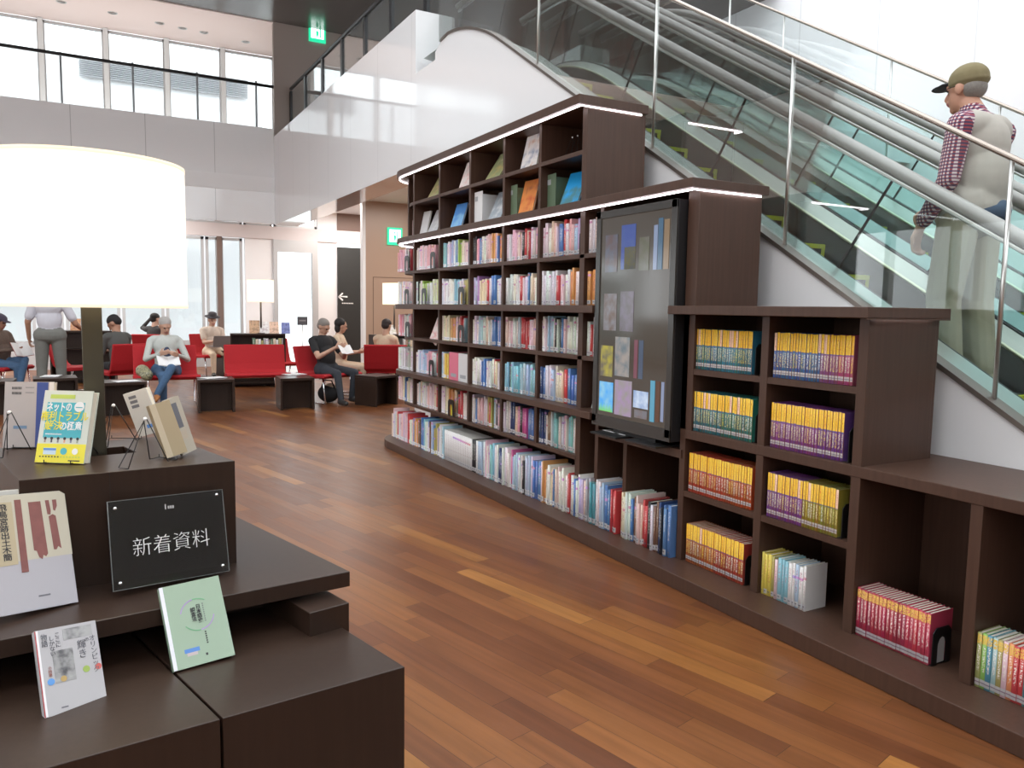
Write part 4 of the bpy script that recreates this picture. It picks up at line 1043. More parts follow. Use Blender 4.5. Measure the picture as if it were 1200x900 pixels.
I_TEAL = mat('teal_print', (.07, .42, .50), .35); I_YEL = mat('yellow_print', (.80, .70, .05), .35); I_LIME = mat('lime_print', (.50, .62, .12), .35); I_BLU = mat('blue_print', (.10, .25, .62), .4)
# yellow, white and teal book on an easel
b = panel_book('white, teal and yellow covered book standing on the upper tier before the lamp pole', (.80, .82, .78), .148, .21, .028, (-2.565, -.152, .975), R(56.7), R(16.3), roll=R(.2), cov=mat('white_green_cover', (.62, .66, .60), .3))
flat(b, 'yellow_band', .0005, .1475, .0005, .055, I_YEL)
flat(b, 'teal_panel', .014, .128, .072, .175, I_TEAL)
flat(b, 'lime_strip', .020, .095, .186, .198, I_LIME)
text('title', 'ネットの', .029, I_WHT, b, tm(.052, .160), sxy=(.66, 1), bold=.0006)
text('title', '権利トラブル', .030, mat('gold_yellow_print', (.82, .72, .06), .35), b, tm(.072, .133, -.0012), sxy=(.80, 1), bold=.0003)
text('title', '解決', .029, mat('gold_yellow_print', (.82, .72, .06), .35), b, tm(.042, .106, -.0012), sxy=(.95, 1), bold=.0003)
text('title', 'の極意', .027, I_WHT, b, tm(.094, .105), sxy=(.85, 1), bold=.0006)
disc(b, 'white_roundel', .112, .163, .015, I_WHT, y=-.0012); flat(b, 'roundel_text', .102, .122, .160, .1625, I_TEAL, y=-.0018)
flat(b, 'small_line', .020, .07, .081, .0845, I_WHT)
FIG = [(.35, .25, .2), (.06, .06, .07), (.25, .22, .25), (.7, .35, .2), (.2, .22, .3), (.35, .4, .3)]
for k in range(6):
    c = mat('tiny_figure_%d' % k, FIG[k], .5); disc(b, 'figure_head', .022+k*.0195, .0705, .0042, I_BLK); flat(b, 'figure_body', .0195+k*.0195, .0245+k*.0195, .0585, .0665, c)
flat(b, 'library_sticker', .022, .060, .024, .043, mat('pale_blue_sticker', (.55, .70, .82), .4), y=-.0012); flat(b, 'sticker_bar', .022, .060, .036, .042, I_BLU, y=-.0016)
disc(b, 'teal_roundel', .083, .034, .010, I_TEAL, y=-.0012); disc(b, 'white_roundel', .117, .034, .009, I_WHT, y=-.0012)
for k in range(14): flat(b, 'small_letter', .012+k*.009, .0165+k*.009, .016, .0195, I_BLK if k < 7 else I_LIME, y=-.0012)
flat(b, 'publisher_line', .10, .135, .006, .009, I_BLK, y=-.0012)
wire_stand((-2.545, -.075, .9735), R(56.7), 'wire easel under the white, teal and yellow book', h=.10, w=.08)
# grey book seen from its back, easel in front
b = panel_book('grey-backed book with a blue strip, seen from behind at the left of the upper tier', (.56, .50, .49), .148, .208, .018, (-2.86, -.253, .975), R(67), R(9), cov=mat('grey_mauve_cover', (.36, .33, .33), .35))
flat(b, 'blue_strip', .096, .130, .0005, .2065, mat('navy_strip', (.025, .05, .22), .35)); flat(b, 'pale_edge', .133, .1475, .0005, .2075, mat('pale_edge_print', (.62, .58, .56), .4), y=-.0004)
for z_ in (.192, .176):
    for k in range(9): flat(b, 'barcode_bar', .022+k*.0033, .0238+k*.0033, z_-.008, z_, I_BLK)
    flat(b, 'price_line', .062, .088, z_-.003, z_-.001, I_GRY)
flat(b, 'library_sticker', .03, .07, .06, .07, mat('slate_sticker', (.12, .2, .32), .4))
wire_stand((-2.80, -.205, .9735), R(247), 'wire easel propping the grey-backed book at the left', h=.125, w=.07)
# two open-leaning books at the right of the upper tier
pu = at(163, 513, Z=.975); M_BK = mat('white_back_cover', (.55, .54, .53), .35)
b = panel_book('white-backed book leaning on an easel, back cover and page edges showing', (.74, .73, .72), .082, .155, .028, (pu.x-.0, pu.y+.0, .976), R(62), R(-4), roll=R(17), cov=M_BK)
for z_ in (.138, .122, .106): flat(b, 'barcode', .014, .04, z_-.006, z_+.004, I_GRY)
flat(b, 'library_sticker', .04, .068, .022, .034, I_BLU)
wire_stand((pu.x+.035, pu.y-.055, .9735), R(242), 'wire easel behind the white-backed book', h=.125, w=.10)
pu = at(205, 537, Z=.975)
b = panel_book('thick cream book leaning on an easel at the right front of the upper tier', (.62, .50, .34), .06, .165, .034, (pu.x-.0, pu.y-.02, .976), R(100), R(12), roll=R(14), cov=mat('cream_tan_cover', (.42, .33, .20), .45))
flat(b, 'fold_strip', .0, .018, .0, .165, mat('pale_fold', (.56, .47, .33), .5))  # paler strip along one edge of the cover
b = panel_book('cream-white book with a small grey photo, leaning right behind the thick cream one', (.70, .64, .54), .058, .175, .010, (pu.x-.03, pu.y+.025, .976), R(128), R(12), roll=R(11), cov=mat('ivory_cover', (.48, .43, .35), .4))
flat(b, 'photo', .014, .04, .08, .158, I_GRY); flat(b, 'caption', .016, .042, .045, .07, mat('tan_caption', (.5, .42, .33), .5))
wire_stand((pu.x+.02, pu.y-.045, .9735), R(220), 'wire easel propping the thick cream book', h=.13, w=.07)
# large book with wooden tablets on the cover
b = panel_book('large white book with brown wooden tablets on its cover, leaning on the middle tier', (.70, .69, .72), .207, .276, .014, (-2.138, -.239, .684), R(115.4), R(24.3), roll=R(-5.4), cov=mat('lavender_white_cover', (.43, .415, .45), .3))
M_TAB = mat('tablet_brown', (.22, .075, .065), .5, noise=.25, nscale=40); I_CRM = mat('cream_print', (.52, .48, .38), .4)
flat(b, 'cream_field', .001, .2085, .125, .2955, I_CRM, y=-.0004)
flat(b, 'title_field', .035, .082, .118, .277, mat('soft_ochre_print', (.48, .40, .26), .4), y=-.0006)
def P_(u, v_):   # photo position -> cover coordinates along the cover plane (two edges measured)
    return .21-(92-17*(706-v_)/123-u)*(.21/113.0), (706-(92-u)*.155-v_)*(.297/123.0)+.0
flat(b, 'tablet', 0, 0, 0, 0, M_TAB, y=-.0009, poly=[(.088, .281), (.103, .281), (.103, .096), (.087, .096)])
flat(b, 'tablet', 0, 0, 0, 0, M_TAB, y=-.0009, poly=[(.119, .272), (.148, .272), (.151, .135), (.146, .128), (.140, .133), (.137, .122), (.130, .128), (.126, .145), (.120, .147)])
flat(b, 'tablet', 0, 0, 0, 0, M_TAB, y=-.0009, poly=[(.159, .273), (.168, .273), (.170, .245), (.168, .234), (.161, .236)])
flat(b, 'tablet', 0, 0, 0, 0, M_TAB, y=-.0009, poly=[(.176, .273), (.186, .273), (.186, .256), (.180, .243), (.176, .246)])
flat(b, 'tablet', 0, 0, 0, 0, M_TAB, y=-.0009, poly=[(.163, .230), (.173, .235), (.180, .230), (.184, .143), (.177, .150), (.172, .142), (.166, .143)])
text('title', '飛\n鳥\n宮\n跡\n出\n土\n木\n簡', .0205, I_BLK, b, tm(.060, .200, -.0012), sxy=(1, .92), bold=.0002)
flat(b, 'publisher_line', .118, .145, .030, .034, I_GRY)
gx = -2.30; gt = at(10, 576, X=-2.31).z; gy = at(21, 580, X=-2.30).y
panel_book('grey photo-covered book mostly hidden behind the large tablet book', (.4, .42, .43), .15, gt-.664, .012, (gx, gy-.15, .665), R(91), R(3), cov=picture('grey_photo_cover', [(.06, .07, .08), (.5, .5, .5), (.65, .65, .62)], 4.0, bands=1.5))
# white book with a photograph and coloured dots
b = panel_book('white book with a small grey photo and coloured dots, leaning on the lower tier', (.74, .74, .76), .129, .189, .018, (-1.882, -.1125, .5345), R(114.5), R(30.5), roll=R(-6.8), cov=mat('white_matt_cover', (.47, .46, .475), .4))
flat(b, 'red_edge', -.0008, .0012, .0005, .188, mat('red_edge_print', (.45, .04, .04), .4), y=-.0003)
flat(b, 'spine_strip', .0015, .006, .0005, .188, mat('white_hinge', (.84, .84, .86), .25), y=-.0004)  # near-white strip beside the spine
flat(b, 'top_photo', .056, .118, .157, .182, picture('grey_photo_a', [(.12, .12, .13), (.42, .42, .42), (.6, .6, .6)], 6.0))
flat(b, 'photo', .029, .072, .066, .137, picture('grey_photo_b', [(.08, .08, .09), (.34, .34, .34), (.62, .62, .60)], 9.0))
text('title', 'オ\nリ\nン\nピ\nッ\nク', .0165, I_GRY, b, tm(.1165, .113), sxy=(.9, .92)); text('title', 'の', .010, I_GRY, b, tm(.104, .148))
text('title', '輝\nき', .022, I_GRY, b, tm(.092, .128), sxy=(.9, 1))
text('title', 'こ\nこ\nに', .0135, I_GRY, b, tm(.044, .160), sxy=(.9, .9)); text('title', 'し\nか\nな\nい', .0135, I_GRY, b, tm(.031, .148), sxy=(.9, .9)); text('title', '物\n語', .017, I_GRY, b, tm(.0165, .163), sxy=(.8, .9))
disc(b, 'green_dot', .095, .083, .0075, mat('leaf_green_dot', (.33, .45, .10), .4)); disc(b, 'blue_dot', .020, .072, .0075, mat('sky_blue_dot', (.12, .33, .72), .4)); disc(b, 'red_dot', .121, .083, .007, mat('seal_red', (.62, .12, .10), .4)); disc(b, 'ochre_dot', .046, .073, .0065, mat('ochre_dot', (.48, .33, .12), .4), y=-.001)
text('author', '小\n林\n恵', .008, mat('rust_ink', (.4, .15, .12), .5), b, tm(.0205, .094)); flat(b, 'publisher_line', .034, .048, .011, .014, I_GRY)
# pale green book with a ring of arcs
b = panel_book('pale green book with a ring of green and purple arcs, leaning on the lower tier', (.58, .70, .58), .148, .21, .020, (-1.982, .153, .5375), R(98), R(32.4), roll=R(1.8), cov=mat('pale_green_cover', (.33, .44, .33), .35))
flat(b, 'white_spine_edge', .0003, .009, .0005, .2095, mat('white_lavender_edge', (.80, .80, .88), .3), y=-.0005)
I_GN = mat('arc_green', (.16, .42, .22), .4); I_PU = mat('arc_purple', (.42, .28, .58), .4)
cx_, cz_, r_ = .078, .123, .040
for a0, a1, mm in ((.30*PI, .55*PI, I_GN), (.55*PI, .92*PI, I_PU), (1.20*PI, 1.52*PI, I_GN), (1.52*PI, 1.93*PI, I_PU)): disc(b, 'arc', cx_, cz_, r_+.0013, mm, r0=r_-.0013, a0=a0, a1=a1)
text('title', '日\n本\n語\n史', .0125, I_BLK, b, tm(.083, .124), bold=.0002); text('title', '調\n査\n法', .0125, I_BLK, b, tm(.069, .124), bold=.0002)
for k in range(9): flat(b, 'subtitle_letter', .0935, .0960, .146-k*.0055, .149-k*.0055, I_GRY)
for k in range(6): flat(b, 'author_letter', .0875, .0910, .074-k*.0055, .0775-k*.0055, I_BLK)
flat(b, 'library_sticker', .032, .068, .034, .044, I_BLU); flat(b, 'sticker_note', .037, .062, .026, .034, mat('grey_pink_note', (.55, .48, .48), .5)); flat(b, 'publisher_mark', .080, .085, .018, .024, I_BLK)
# acrylic sign
sg = thing('acrylic_sign', 'clear acrylic plate sign with large white Japanese characters, leaning against the upper tier', 'sign', (0, 0, 0))
sg.matrix_world = Matrix.Translation((-2.212, .031, .682)) @ Matrix.Rotation(R(102), 4, 'Z') @ Matrix.Rotation(-R(15.5), 4, 'X') @ Matrix.Rotation(R(1.6), 4, 'Y')
SW, SH = .304, .234
glm = glass_material('acrylic_plate', (.62, .64, .64), 0.9)
M_ACE = mat('acrylic_edge', (.42, .45, .45), .15, spec=.7)
for y_ in (0, .012):
    MB().box(0, SW, y_, y_+.003, 0, SH).build('plate', glm, sg)
m = MB()
for q in ((0, SW, -.0002, .001), (0, SW, SH-.001, SH+.0002)): m.box(q[0], q[1], 0, .003, q[2], q[3])
m.box(-.0002, .0015, 0, .003, 0, SH); m.box(SW-.0012, SW+.0002, 0, .003, 0, SH); m.build('polished_edge', M_ACE, sg)
text('lettering', '新着資料', .0515, mat('etched_white', (.85, .85, .84), .5), sg, tm(SW*.51, SH*.43, -.001), bold=-.0007, sxy=(1.0, 1.05))
text('floor_mark', '1', .020, mat('etched_white', (.85, .85, .84), .5), sg, tm(SW*.475, SH*.865, -.001))
for k in range(3): flat(sg, 'floor_letter', SW*.495+k*.0058, SW*.495+k*.0058+.0045, SH*.842, SH*.875, mat('etched_grey', (.45, .45, .45), .5), y=-.001)
for x_, z_ in ((.018, SH-.02), (SW-.018, SH-.014), (.018, .018), (SW-.018, .018)):
    MB().lathe([(0, -.004), (.004, -.004), (.005, 0), (.005, .014), (0, .014)], (x_, 0, z_), 14, M=Matrix(((1, 0, 0), (0, 0, 1), (0, -1, 0)))).build('standoff', M_CHROME, sg)

# ------------------------------------------------------------------ lamps
def shade_mat(name, c, es):
    m, nt, p = _new(name); g = NG(nt)
    p.inputs['Base Color'].default_value = (.42, .36, .26, 1); p.inputs['Roughness'].default_value = .8
    p.inputs['Emission Color'].default_value = (*c, 1); p.inputs['Emission Strength'].default_value = es
    return m
def lamp(label, base, pole_h, z_sh0, z_sh1, rad, pole_r, es, power, polem, foot=True, sq=False):
    t = thing('floor_lamp' if rad > .25 else 'table_lamp', label, 'lamp', base)
    if sq: MB().box(-pole_r, pole_r, -pole_r*.9, pole_r*.9, 0, z_sh0+.12).build('pole', polem, t, bevel=.003)
    else: MB().tube([(0, 0, 0), (0, 0, z_sh0+.1)], pole_r, seg=12).build('pole', polem, t)
    if foot: MB().lathe([(0, 0), (rad*.35, 0), (rad*.35, .012), (0, .014)], seg=24).build('base', polem, t)
    s_ = shade_mat('shade_%.2f' % rad, (1.0, .93, .79), es)
    SHD = MB(); SHD.lathe([(rad, z_sh0), (rad, z_sh1), (rad-.006, z_sh1), (rad-.006, z_sh0), (rad, z_sh0)], seg=64); sho = SHD.build('lamp_shade', s_, t)
    m = MB(); rg = [(rad+.001, z_sh0-.002), (rad+.001, z_sh0+.008), (rad-.008, z_sh0+.008), (rad-.008, z_sh0-.002), (rad+.001, z_sh0-.002)]; m.lathe(rg, seg=64); m.build('shade_rim', mat('warm_rim', (.8, .68, .5), .6, emit=(1, .75, .45), es=.35), sho)
    m = MB(); m.lathe([(r_, z_+z_sh1-z_sh0-.006) for r_, z_ in rg], seg=64); m.build('shade_rim', mat('warm_rim', (.8, .68, .5), .6), sho)
    m = MB()
    for k in range(3):
        a = k*2*PI/3; m.tube([(0, 0, z_sh0+.09), (math.cos(a)*(rad-.006), math.sin(a)*(rad-.006), z_sh0+.09)], .004, seg=5)
    m.build('spider', M_STEEL, t)
    m = MB(); m.lathe([(0, -.05), (.03, -.035), (.04, 0), (.03, .035), (0, .05)], (0, 0, z_sh0+.17), 14); m.build('bulb', mat('bulb', (1, 1, 1), .5, emit=(1, .88, .68), es=8), t)
    l = bpy.data.lights.new('bulb_light', 'POINT'); l.energy = power; l.color = (1, .86, .66); l.shadow_soft_size = .08
    lo = bpy.data.objects.new('bulb_light', l); C.objects.link(lo); lo.location = Vector(base)+Vector((0, 0, z_sh0+.25))
    return t
pl = at(113, 530, Z=.973); pl = Vector((-2.672, pl.y*2.672/abs(pl.x)-.0, 0))
fwd = (Vector((pl.x, pl.y, 1.4))-CAM).dot(_f); rad = 104.5/FPX*fwd
zs0 = CAM.z+(pl.xy.length)*0.0
e0 = at(109, 359, X=pl.x).z; e1 = at(109, 193, X=pl.x).z
M_POLE = mat('grey_green_pole', (.085, .08, .06), .3, .6)
lamp('huge white drum-shade lamp with a grey pole rising from the display table', (pl.x, pl.y, .854), 0, e0-.854, e1-.854, rad, .031, .62, 9, M_POLE, False, True)

# ------------------------------------------------------------------ lounge furniture
def P0(u, v): return at(u, v, Z=0.0)
def bent_panel(mb, prof, x0, x1, th, mi=0):
    """sweep a side profile (y,z) across x with thickness th"""
    n = len(prof); nr = []
    for i in range(n):
        a = Vector((0, *prof[max(i-1, 0)])); b = Vector((0, *prof[min(i+1, n-1)])); t_ = (b-a).normalized(); nr.append(Vector((0, -t_.z, t_.y)))
    up = [Vector((0, *prof[i]))+nr[i]*th/2 for i in range(n)]; dn = [Vector((0, *prof[i]))-nr[i]*th/2 for i in range(n)]
    poly = [(p.y, p.z) for p in up]+[(p.y, p.z) for p in dn[::-1]]
    mb.extr([(x0, a, b) for a, b in poly], (x1-x0, 0, 0), mi)
def chair(label, u, v, face, w=.78, back=.83, loc=None, group='red lounge chairs'):
    p = loc or P0(u, v)
    t = thing('lounge_chair', label, 'chair', (p.x, p.y, 0), R(face)-PI/2, group)
    m = MB(); bent_panel(m, [(.30, .395), (.27, .415), (.1, .40), (-.12, .385), (-.2, .39)], -w/2, w/2, .055); m.build('seat', M_RED, t, bevel=.015)
    m = MB(); bent_panel(m, [(-.17, .39), (-.235, .45), (-.27, .55), (-.31, .70), (-.345, back)], -w/2+.01, w/2-.01, .045); m.build('backrest', M_RED, t, bevel=.014)
    for s in (-1, 1):
        x_ = s*(w/2-.05)
        m = MB(); m.tube([(x_, .22, .385), (x_, .27, .012), (x_, -.22, .012), (x_, -.14, .37)], .013, seg=6); m.build('leg', M_CHROME, t)
    m = MB(); m.tube([(-w/2+.05, .15, .37), (w/2-.05, .15, .37)], .012, seg=6); m.build('seat_bar', M_CHROME, t)
    return t
def cube_table(label, u, v, face, s=.46, h=.44, loc=None, paper=False):
    p = loc or P0(u, v)
    t = thing('side_table', label, 'table', (p.x, p.y, 0), R(face)-PI/2, 'dark cube side tables')
    MB().box(-s/2, s/2, -s/2, s/2, h-.035, h).build('table_top', M_TABLE, t, bevel=.003)
    for s_ in (-1, 1): MB().box(s_*s/2-(.03 if s_ > 0 else 0), s_*s/2+(.03 if s_ < 0 else 0), -s/2+.002, s/2-.002, 0, h-.035).build('side_panel', M_TABLE, t, bevel=.002)
    MB().box(-s/2+.03, s/2-.03, .0, .02, 0, h-.035).build('centre_panel', M_TABLE, t)
    return t
CH = {}
CH['c1'] = chair('wide red chair standing empty between two cube tables, facing out', 302, 470, -4, w=.90)
CH['c2'] = chair('red chair holding the old reader in the pale cardigan', 196, 474, -2, w=.86)
CH['c3'] = chair('red chair holding the man in the black T-shirt', 386, 470, 30, w=.80)
CH['c4'] = chair('red chair with its back turned, at the end of the bookcase', 452, 462, 160, w=.70)
CH['c5'] = chair('small red chair near the windows under the dark-haired reader with a raised arm', 183, 440, 150, w=.62)
CH['c6'] = chair('red chair under the man in the felt hat', 250, 440, 20, w=.66)
CH['c7'] = chair('red chair behind the lamp pole under the bowed reader', 146, 466, 205, w=.66)
CH['c8'] = chair('red chair at the far left under the man in the cap', 2, 462, 60, w=.72)
CH['c9'] = chair('red chair just left of the lamp pole', 92, 460, 75, w=.62)
CH['c10'] = chair('red chair behind the empty wide chair', 330, 452, 15, w=.60)
cube_table('dark cube table with a paper, right of the wide empty chair', 346, 478, -4)
cube_table('dark cube table between the old reader and the wide empty chair', 253, 481, -4)
cube_table('dark cube table with papers, left of the old reader', 145, 486, 4, s=.50)
cube_table('dark cube table under the standing man', 66, 480, 4, s=.50)
cube_table('dark cube table in front of the black T-shirt man, by the bookcase end', 441, 474, 25, s=.44)
cube_table('dark cube table at the left edge, near the man in the cap', -8, 486, 0, s=.5)
cube_table('dark cube table before the man in the felt hat', 272, 440, 10, s=.5, h=.52)
M_MAG = picture('magazine_paper', [(.7, .7, .7), (.35, .35, .4), (.75, .73, .7)], 8)
def flatpaper(label, u, v, z, w=.21, d=.29, yaw=20, name='magazine'):
    p = at(u, v, Z=z); t = thing(name, label, 'magazine', (p.x, p.y, z+.001), R(yaw)); m = MB(); m.box(-w/2, w/2, -d/2, d/2, 0, .006); m.build('cover', M_MAG, t)
    m = MB(); m.box(-w/2+.003, w/2-.002, -d/2+.003, d/2-.003, .0062, .008); m.build('top_page', mat('white_paper', (.8, .8, .8), .7), t); return t
flatpaper('white magazine on the cube table right of the wide chair', 345, 439, .44)
flatpaper('pale magazine on the cube table beside the old reader', 250, 443, .44)
flatpaper('magazines lying on the cube table left of the old reader', 148, 447, .44)
flatpaper('white papers on the cube table under the standing man', 60, 441, .44, yaw=80)
# low bookshelves with lamps on top
def low_shelf(label, u, v, face, w, h, lamp_at=None, n=9, cols='gy ol wh cr dg br wh', lamp_label=''):
    p = P0(u, v); t = thing('low_bookshelf', label, 'bookshelf', (p.x, p.y, 0), R(face)-PI/2); M_ = Matrix.Translation((p.x, p.y, 0)) @ Matrix.Rotation(R(face)-PI/2, 4, 'Z')
    MB().box(-w/2, w/2, -.2, .2, h-.03, h).build('top_board', M_TABLE, t)
    for x0 in (-w/2, w/2-.025): MB().box(x0, x0+.025, -.2, .2, 0, h-.03).build('side_panel', M_TABLE, t)
    MB().box(-w/2+.025, w/2-.025, -.01, .01, .0, h-.03).build('back_panel', M_TABLE, t)
    for z_ in (.08, h*.35, h*.66): MB().box(-w/2+.025, w/2-.025, .01, .2, z_-.02, z_).build('shelf', M_TABLE, t)
    cl = cols.split(); rr = random.Random(int(u)); x = -w/2+.04; k = 0
    while x < w/2-.06 and k < n:
        tt = rr.uniform(.025, .05); q = M_ @ Vector((x, .17, h*.66+.001)); o = bpy.data.objects.new('book', BOOKM); C.objects.link(o)
        cn = cl[k % len(cl)]; o.rotation_euler = (0, 0, R(face)+PI/2); o.scale = (tt, .14, rr.uniform(.19, .24)); o.color = (*COL[cn], rr.random()); q = M_ @ Vector((x+tt, .185, h*.66+.001)); o.location = q
        tag(o, '%s-spined book, %s along the low bookshelf %s' % (CN[cn], ordinal(k), {303: 'behind the wide chair', 462: 'at the bookcase end', 100: 'behind the lamp pole'}[int(u)]), 'book', group='books in the '+label.split(' with ')[0]); x += tt+.004; k += 1
    return t, M_
def put(M_, x, y, z): return M_ @ Vector((x, y, z))
bs, M1 = low_shelf('low dark bookshelf with tilted display books behind the wide empty chair', 303, 452, -8, .92, .93, n=12)
bs2, M2 = low_shelf('low dark bookshelf with booklets beside the end of the long bookcase', 462, 446, 10, .9, .90, n=8)
bs3, M3 = low_shelf('low dark bookshelf behind the lamp pole', 100, 448, -10, 1.0, .93, n=8)
def top_books(M_, face, z, items):
    for x, c, lab, sc in items:
        q = put(M_, x, .05, z+.002)
        panel_book(lab, c, .16*sc, .22*sc, .015, q, R(face)+PI/2, R(20), cov=picture('top_'+lab.split()[0]+str(int(x*100)), [c, tuple(min(.8, k*1.8+.05) for k in c), c], 5), name='display_book')
top_books(M1, -8, .93, [(-.16+.30, (.30, .17, .08), 'brown tilted book on the low bookshelf behind the wide chair', 1.1), (.10-.12, (.5, .42, .45), 'mauve open book tilted on the low bookshelf by the small lamp', 1.0), (-.20, (.45, .28, .2), 'reddish tilted book on the low bookshelf right of the small lamp', 1.0), (-.40, (.08, .10, .28), 'navy tilted book at the right end of the low bookshelf', .95)])
top_books(M2, 10, .90, [(.12, (.6, .6, .5), 'cream tilted booklet beside the end of the long bookcase', .9), (-.10, (.5, .3, .3), 'rose tilted booklet beside the end of the long bookcase', .9)])
top_books(M3, -10, .93, [(.2, (.6, .2, .08), 'orange tilted book on the shelf just left of the lamp pole', 1.0)])
q = put(M1, .03, -.05, .93)
def small_lamp(label, q, u, v0, v1):
    d_ = q.xy.length; d0 = ray(u, v0); d1 = ray(u, v1)
    z0 = CAM.z+d0.z/d0.xy.length*d_; z1 = CAM.z+d1.z/d1.xy.length*d_
    lamp(label, (q.x, q.y, q.z), 0, z0-q.z, z1-q.z, .225, .016, .62, 3, mat('brown_pole', (.10, .08, .07), .35, .5))
dd_ = ray(306, 386); kk = M1 @ Vector((0, 0, 0)); s_ = kk.xy.length/dd_.xy.length; q = Vector((dd_.x*s_, dd_.y*s_, .931)); small_lamp('small cream drum lamp on the low bookshelf before the bright door', q, 306, 354, 328)
kk = M2 @ Vector((0, 0, 0)); dd_ = ray(462, 386); s_ = kk.xy.length/dd_.xy.length; q = Vector((dd_.x*s_, dd_.y*s_, .901)); small_lamp('small cream drum lamp half hidden by the end of the long bookcase', q, 462, 357, 332)
# little notice on a stand
p = P0(355, 436); t = thing('notice_stand', 'thin stand with a dark grey notice before the bright glass door', 'notice', (p.x, p.y, 0), R(0))
d_ = p.xy.length; za = CAM.z+ray(355, 371).z/ray(355, 371).xy.length*d_; zb_ = CAM.z+ray(355, 381).z/ray(355, 381).xy.length*d_
MB().tube([(0, 0, 0), (0, 0, zb_)], .012, seg=6).build('pole', M_STEEL, t); MB().lathe([(0, 0), (.15, 0), (.15, .012), (0, .014)], seg=20).build('base', M_STEEL, t)
MB().box(-.012, .012, -.11, .11, zb_, za).build('notice_board', mat('dark_notice', (.10, .10, .115), .5), t)
MB().box(.0125, .014, -.07, .07, zb_+(za-zb_)*.45, zb_+(za-zb_)*.6).build('notice_text', mat('notice_text', (.3, .3, .32), .5), t)
# ------------------------------------------------------------------ people
class Body:
    def __init__(s): s.pr = []
    def cap(s, a, b, ra, rb, tag_): s.pr.append(('c', Vector(a), Vector(b), ra, rb, tag_)); return s
    def ell(s, c, r, tag_, M=None): s.pr.append(('e', Vector(c), Vector(r), M, None, tag_)); return s
    def mesh(s, name, mats, tags, voxel, parent, smooth=4, grow=0.0, only=None, part=None):
        bm = bmesh.new()
        for k, a, b, ra, rb, tg in s.pr:
            if only and tg not in only: continue
            if k == 'c':
                d = b-a; L = d.length; n = 7
                if L < 1e-6: continue
                q = d.to_track_quat('Z', 'Y').to_matrix().to_4x4(); seg = 14; ra += grow; rb += grow
                rings = [(-ra*math.cos(PI/2*i/3), ra*math.sin(PI/2*i/3)) for i in range(1, 4)]+[(L+rb*math.sin(PI/2*i/3), rb*math.cos(PI/2*i/3)) for i in range(0, 3)]
                vs = []
                for z, r in rings: vs.append([bm.verts.new(a+(q @ Vector((r*math.cos(2*PI*j/seg), r*math.sin(2*PI*j/seg), z)))) for j in range(seg)])
                v0 = bm.verts.new(a+(q @ Vector((0, 0, -ra)))); v1 = bm.verts.new(a+(q @ Vector((0, 0, L+rb))))
                for i in range(len(vs)-1):
                    for j in range(seg): bm.faces.new([vs[i][j], vs[i][(j+1) % seg], vs[i+1][(j+1) % seg], vs[i+1][j]])
                for j in range(seg): bm.faces.new([v0, vs[0][(j+1) % seg], vs[0][j]]); bm.faces.new([v1, vs[-1][j], vs[-1][(j+1) % seg]])
            else:
                M_ = Matrix.Translation(a) @ (ra.to_4x4() if ra is not None else Matrix.Identity(4)) @ Matrix.Diagonal((b.x+grow, b.y+grow, b.z+grow, 1))
                bmesh.ops.create_uvsphere(bm, u_segments=18, v_segments=12, radius=1.0, matrix=M_)
        me = bpy.data.meshes.new(name); bm.to_mesh(me); bm.free()
        o = bpy.data.objects.new(name+'_src', me); C.objects.link(o)
        rm = o.modifiers.new('r', 'REMESH'); rm.mode = 'VOXEL'; rm.voxel_size = voxel; rm.use_smooth_shade = True
        sm = o.modifiers.new('s', 'SMOOTH'); sm.iterations = smooth; sm.factor = .5
        dg = bpy.context.evaluated_depsgraph_get(); me2 = bpy.data.meshes.new_from_object(o.evaluated_get(dg)); bpy.data.objects.remove(o)
        me2.name = name; me2.materials.clear()
        for m_ in mats: me2.materials.append(m_)
        n = len(me2.polygons); ct = np.zeros(n*3); me2.polygons.foreach_get('center', ct); ct = ct.reshape(-1, 3)
        best = np.full(n, 1e9); idx = np.zeros(n, int)
        for k, a, b, ra, rb, tg in s.pr:
            if only and tg not in only: continue
            if k == 'c':
                a_ = np.array(a); d = np.array(b)-a_; L2 = d@d+1e-12; tt = np.clip(((ct-a_)@d)/L2, 0, 1); dist = np.linalg.norm(ct-(a_+tt[:, None]*d), axis=1)-(ra+(rb-ra)*tt)
            else:
                q = ct-np.array(a)
                if ra is not None: q = q@np.array(ra)
                r_ = np.array(b); kk = np.linalg.norm(q/r_, axis=1); dist = (kk-1)*r_.min()
            mk = dist < best; best[mk] = dist[mk]; idx[mk] = tags.index(tg)
        me2.polygons.foreach_set('material_index', idx.astype(np.int32)); me2.polygons.foreach_set('use_smooth', np.ones(n, bool)); me2.update()
        q = bpy.data.objects.new(part or name, me2); C.objects.link(q); q.parent = parent; return q
def skin(n, c): return mat('skin_'+n, c, .5, noise=.08, nscale=30)
def hair_mesh(par, c, r, col, name='hair', voxel=.008, M=None, extra=()):
    b_ = Body()
    b_.ell(c, r, 'h', M)
    for e in extra: b_.ell(e[0], e[1], 'h')
    return b_.mesh(name, [mat('hair_%02d%02d' % (int(col[0]*99), int(col[1]*99)), col, .7, noise=.3, nscale=90)], ['h'], voxel, par, 2)
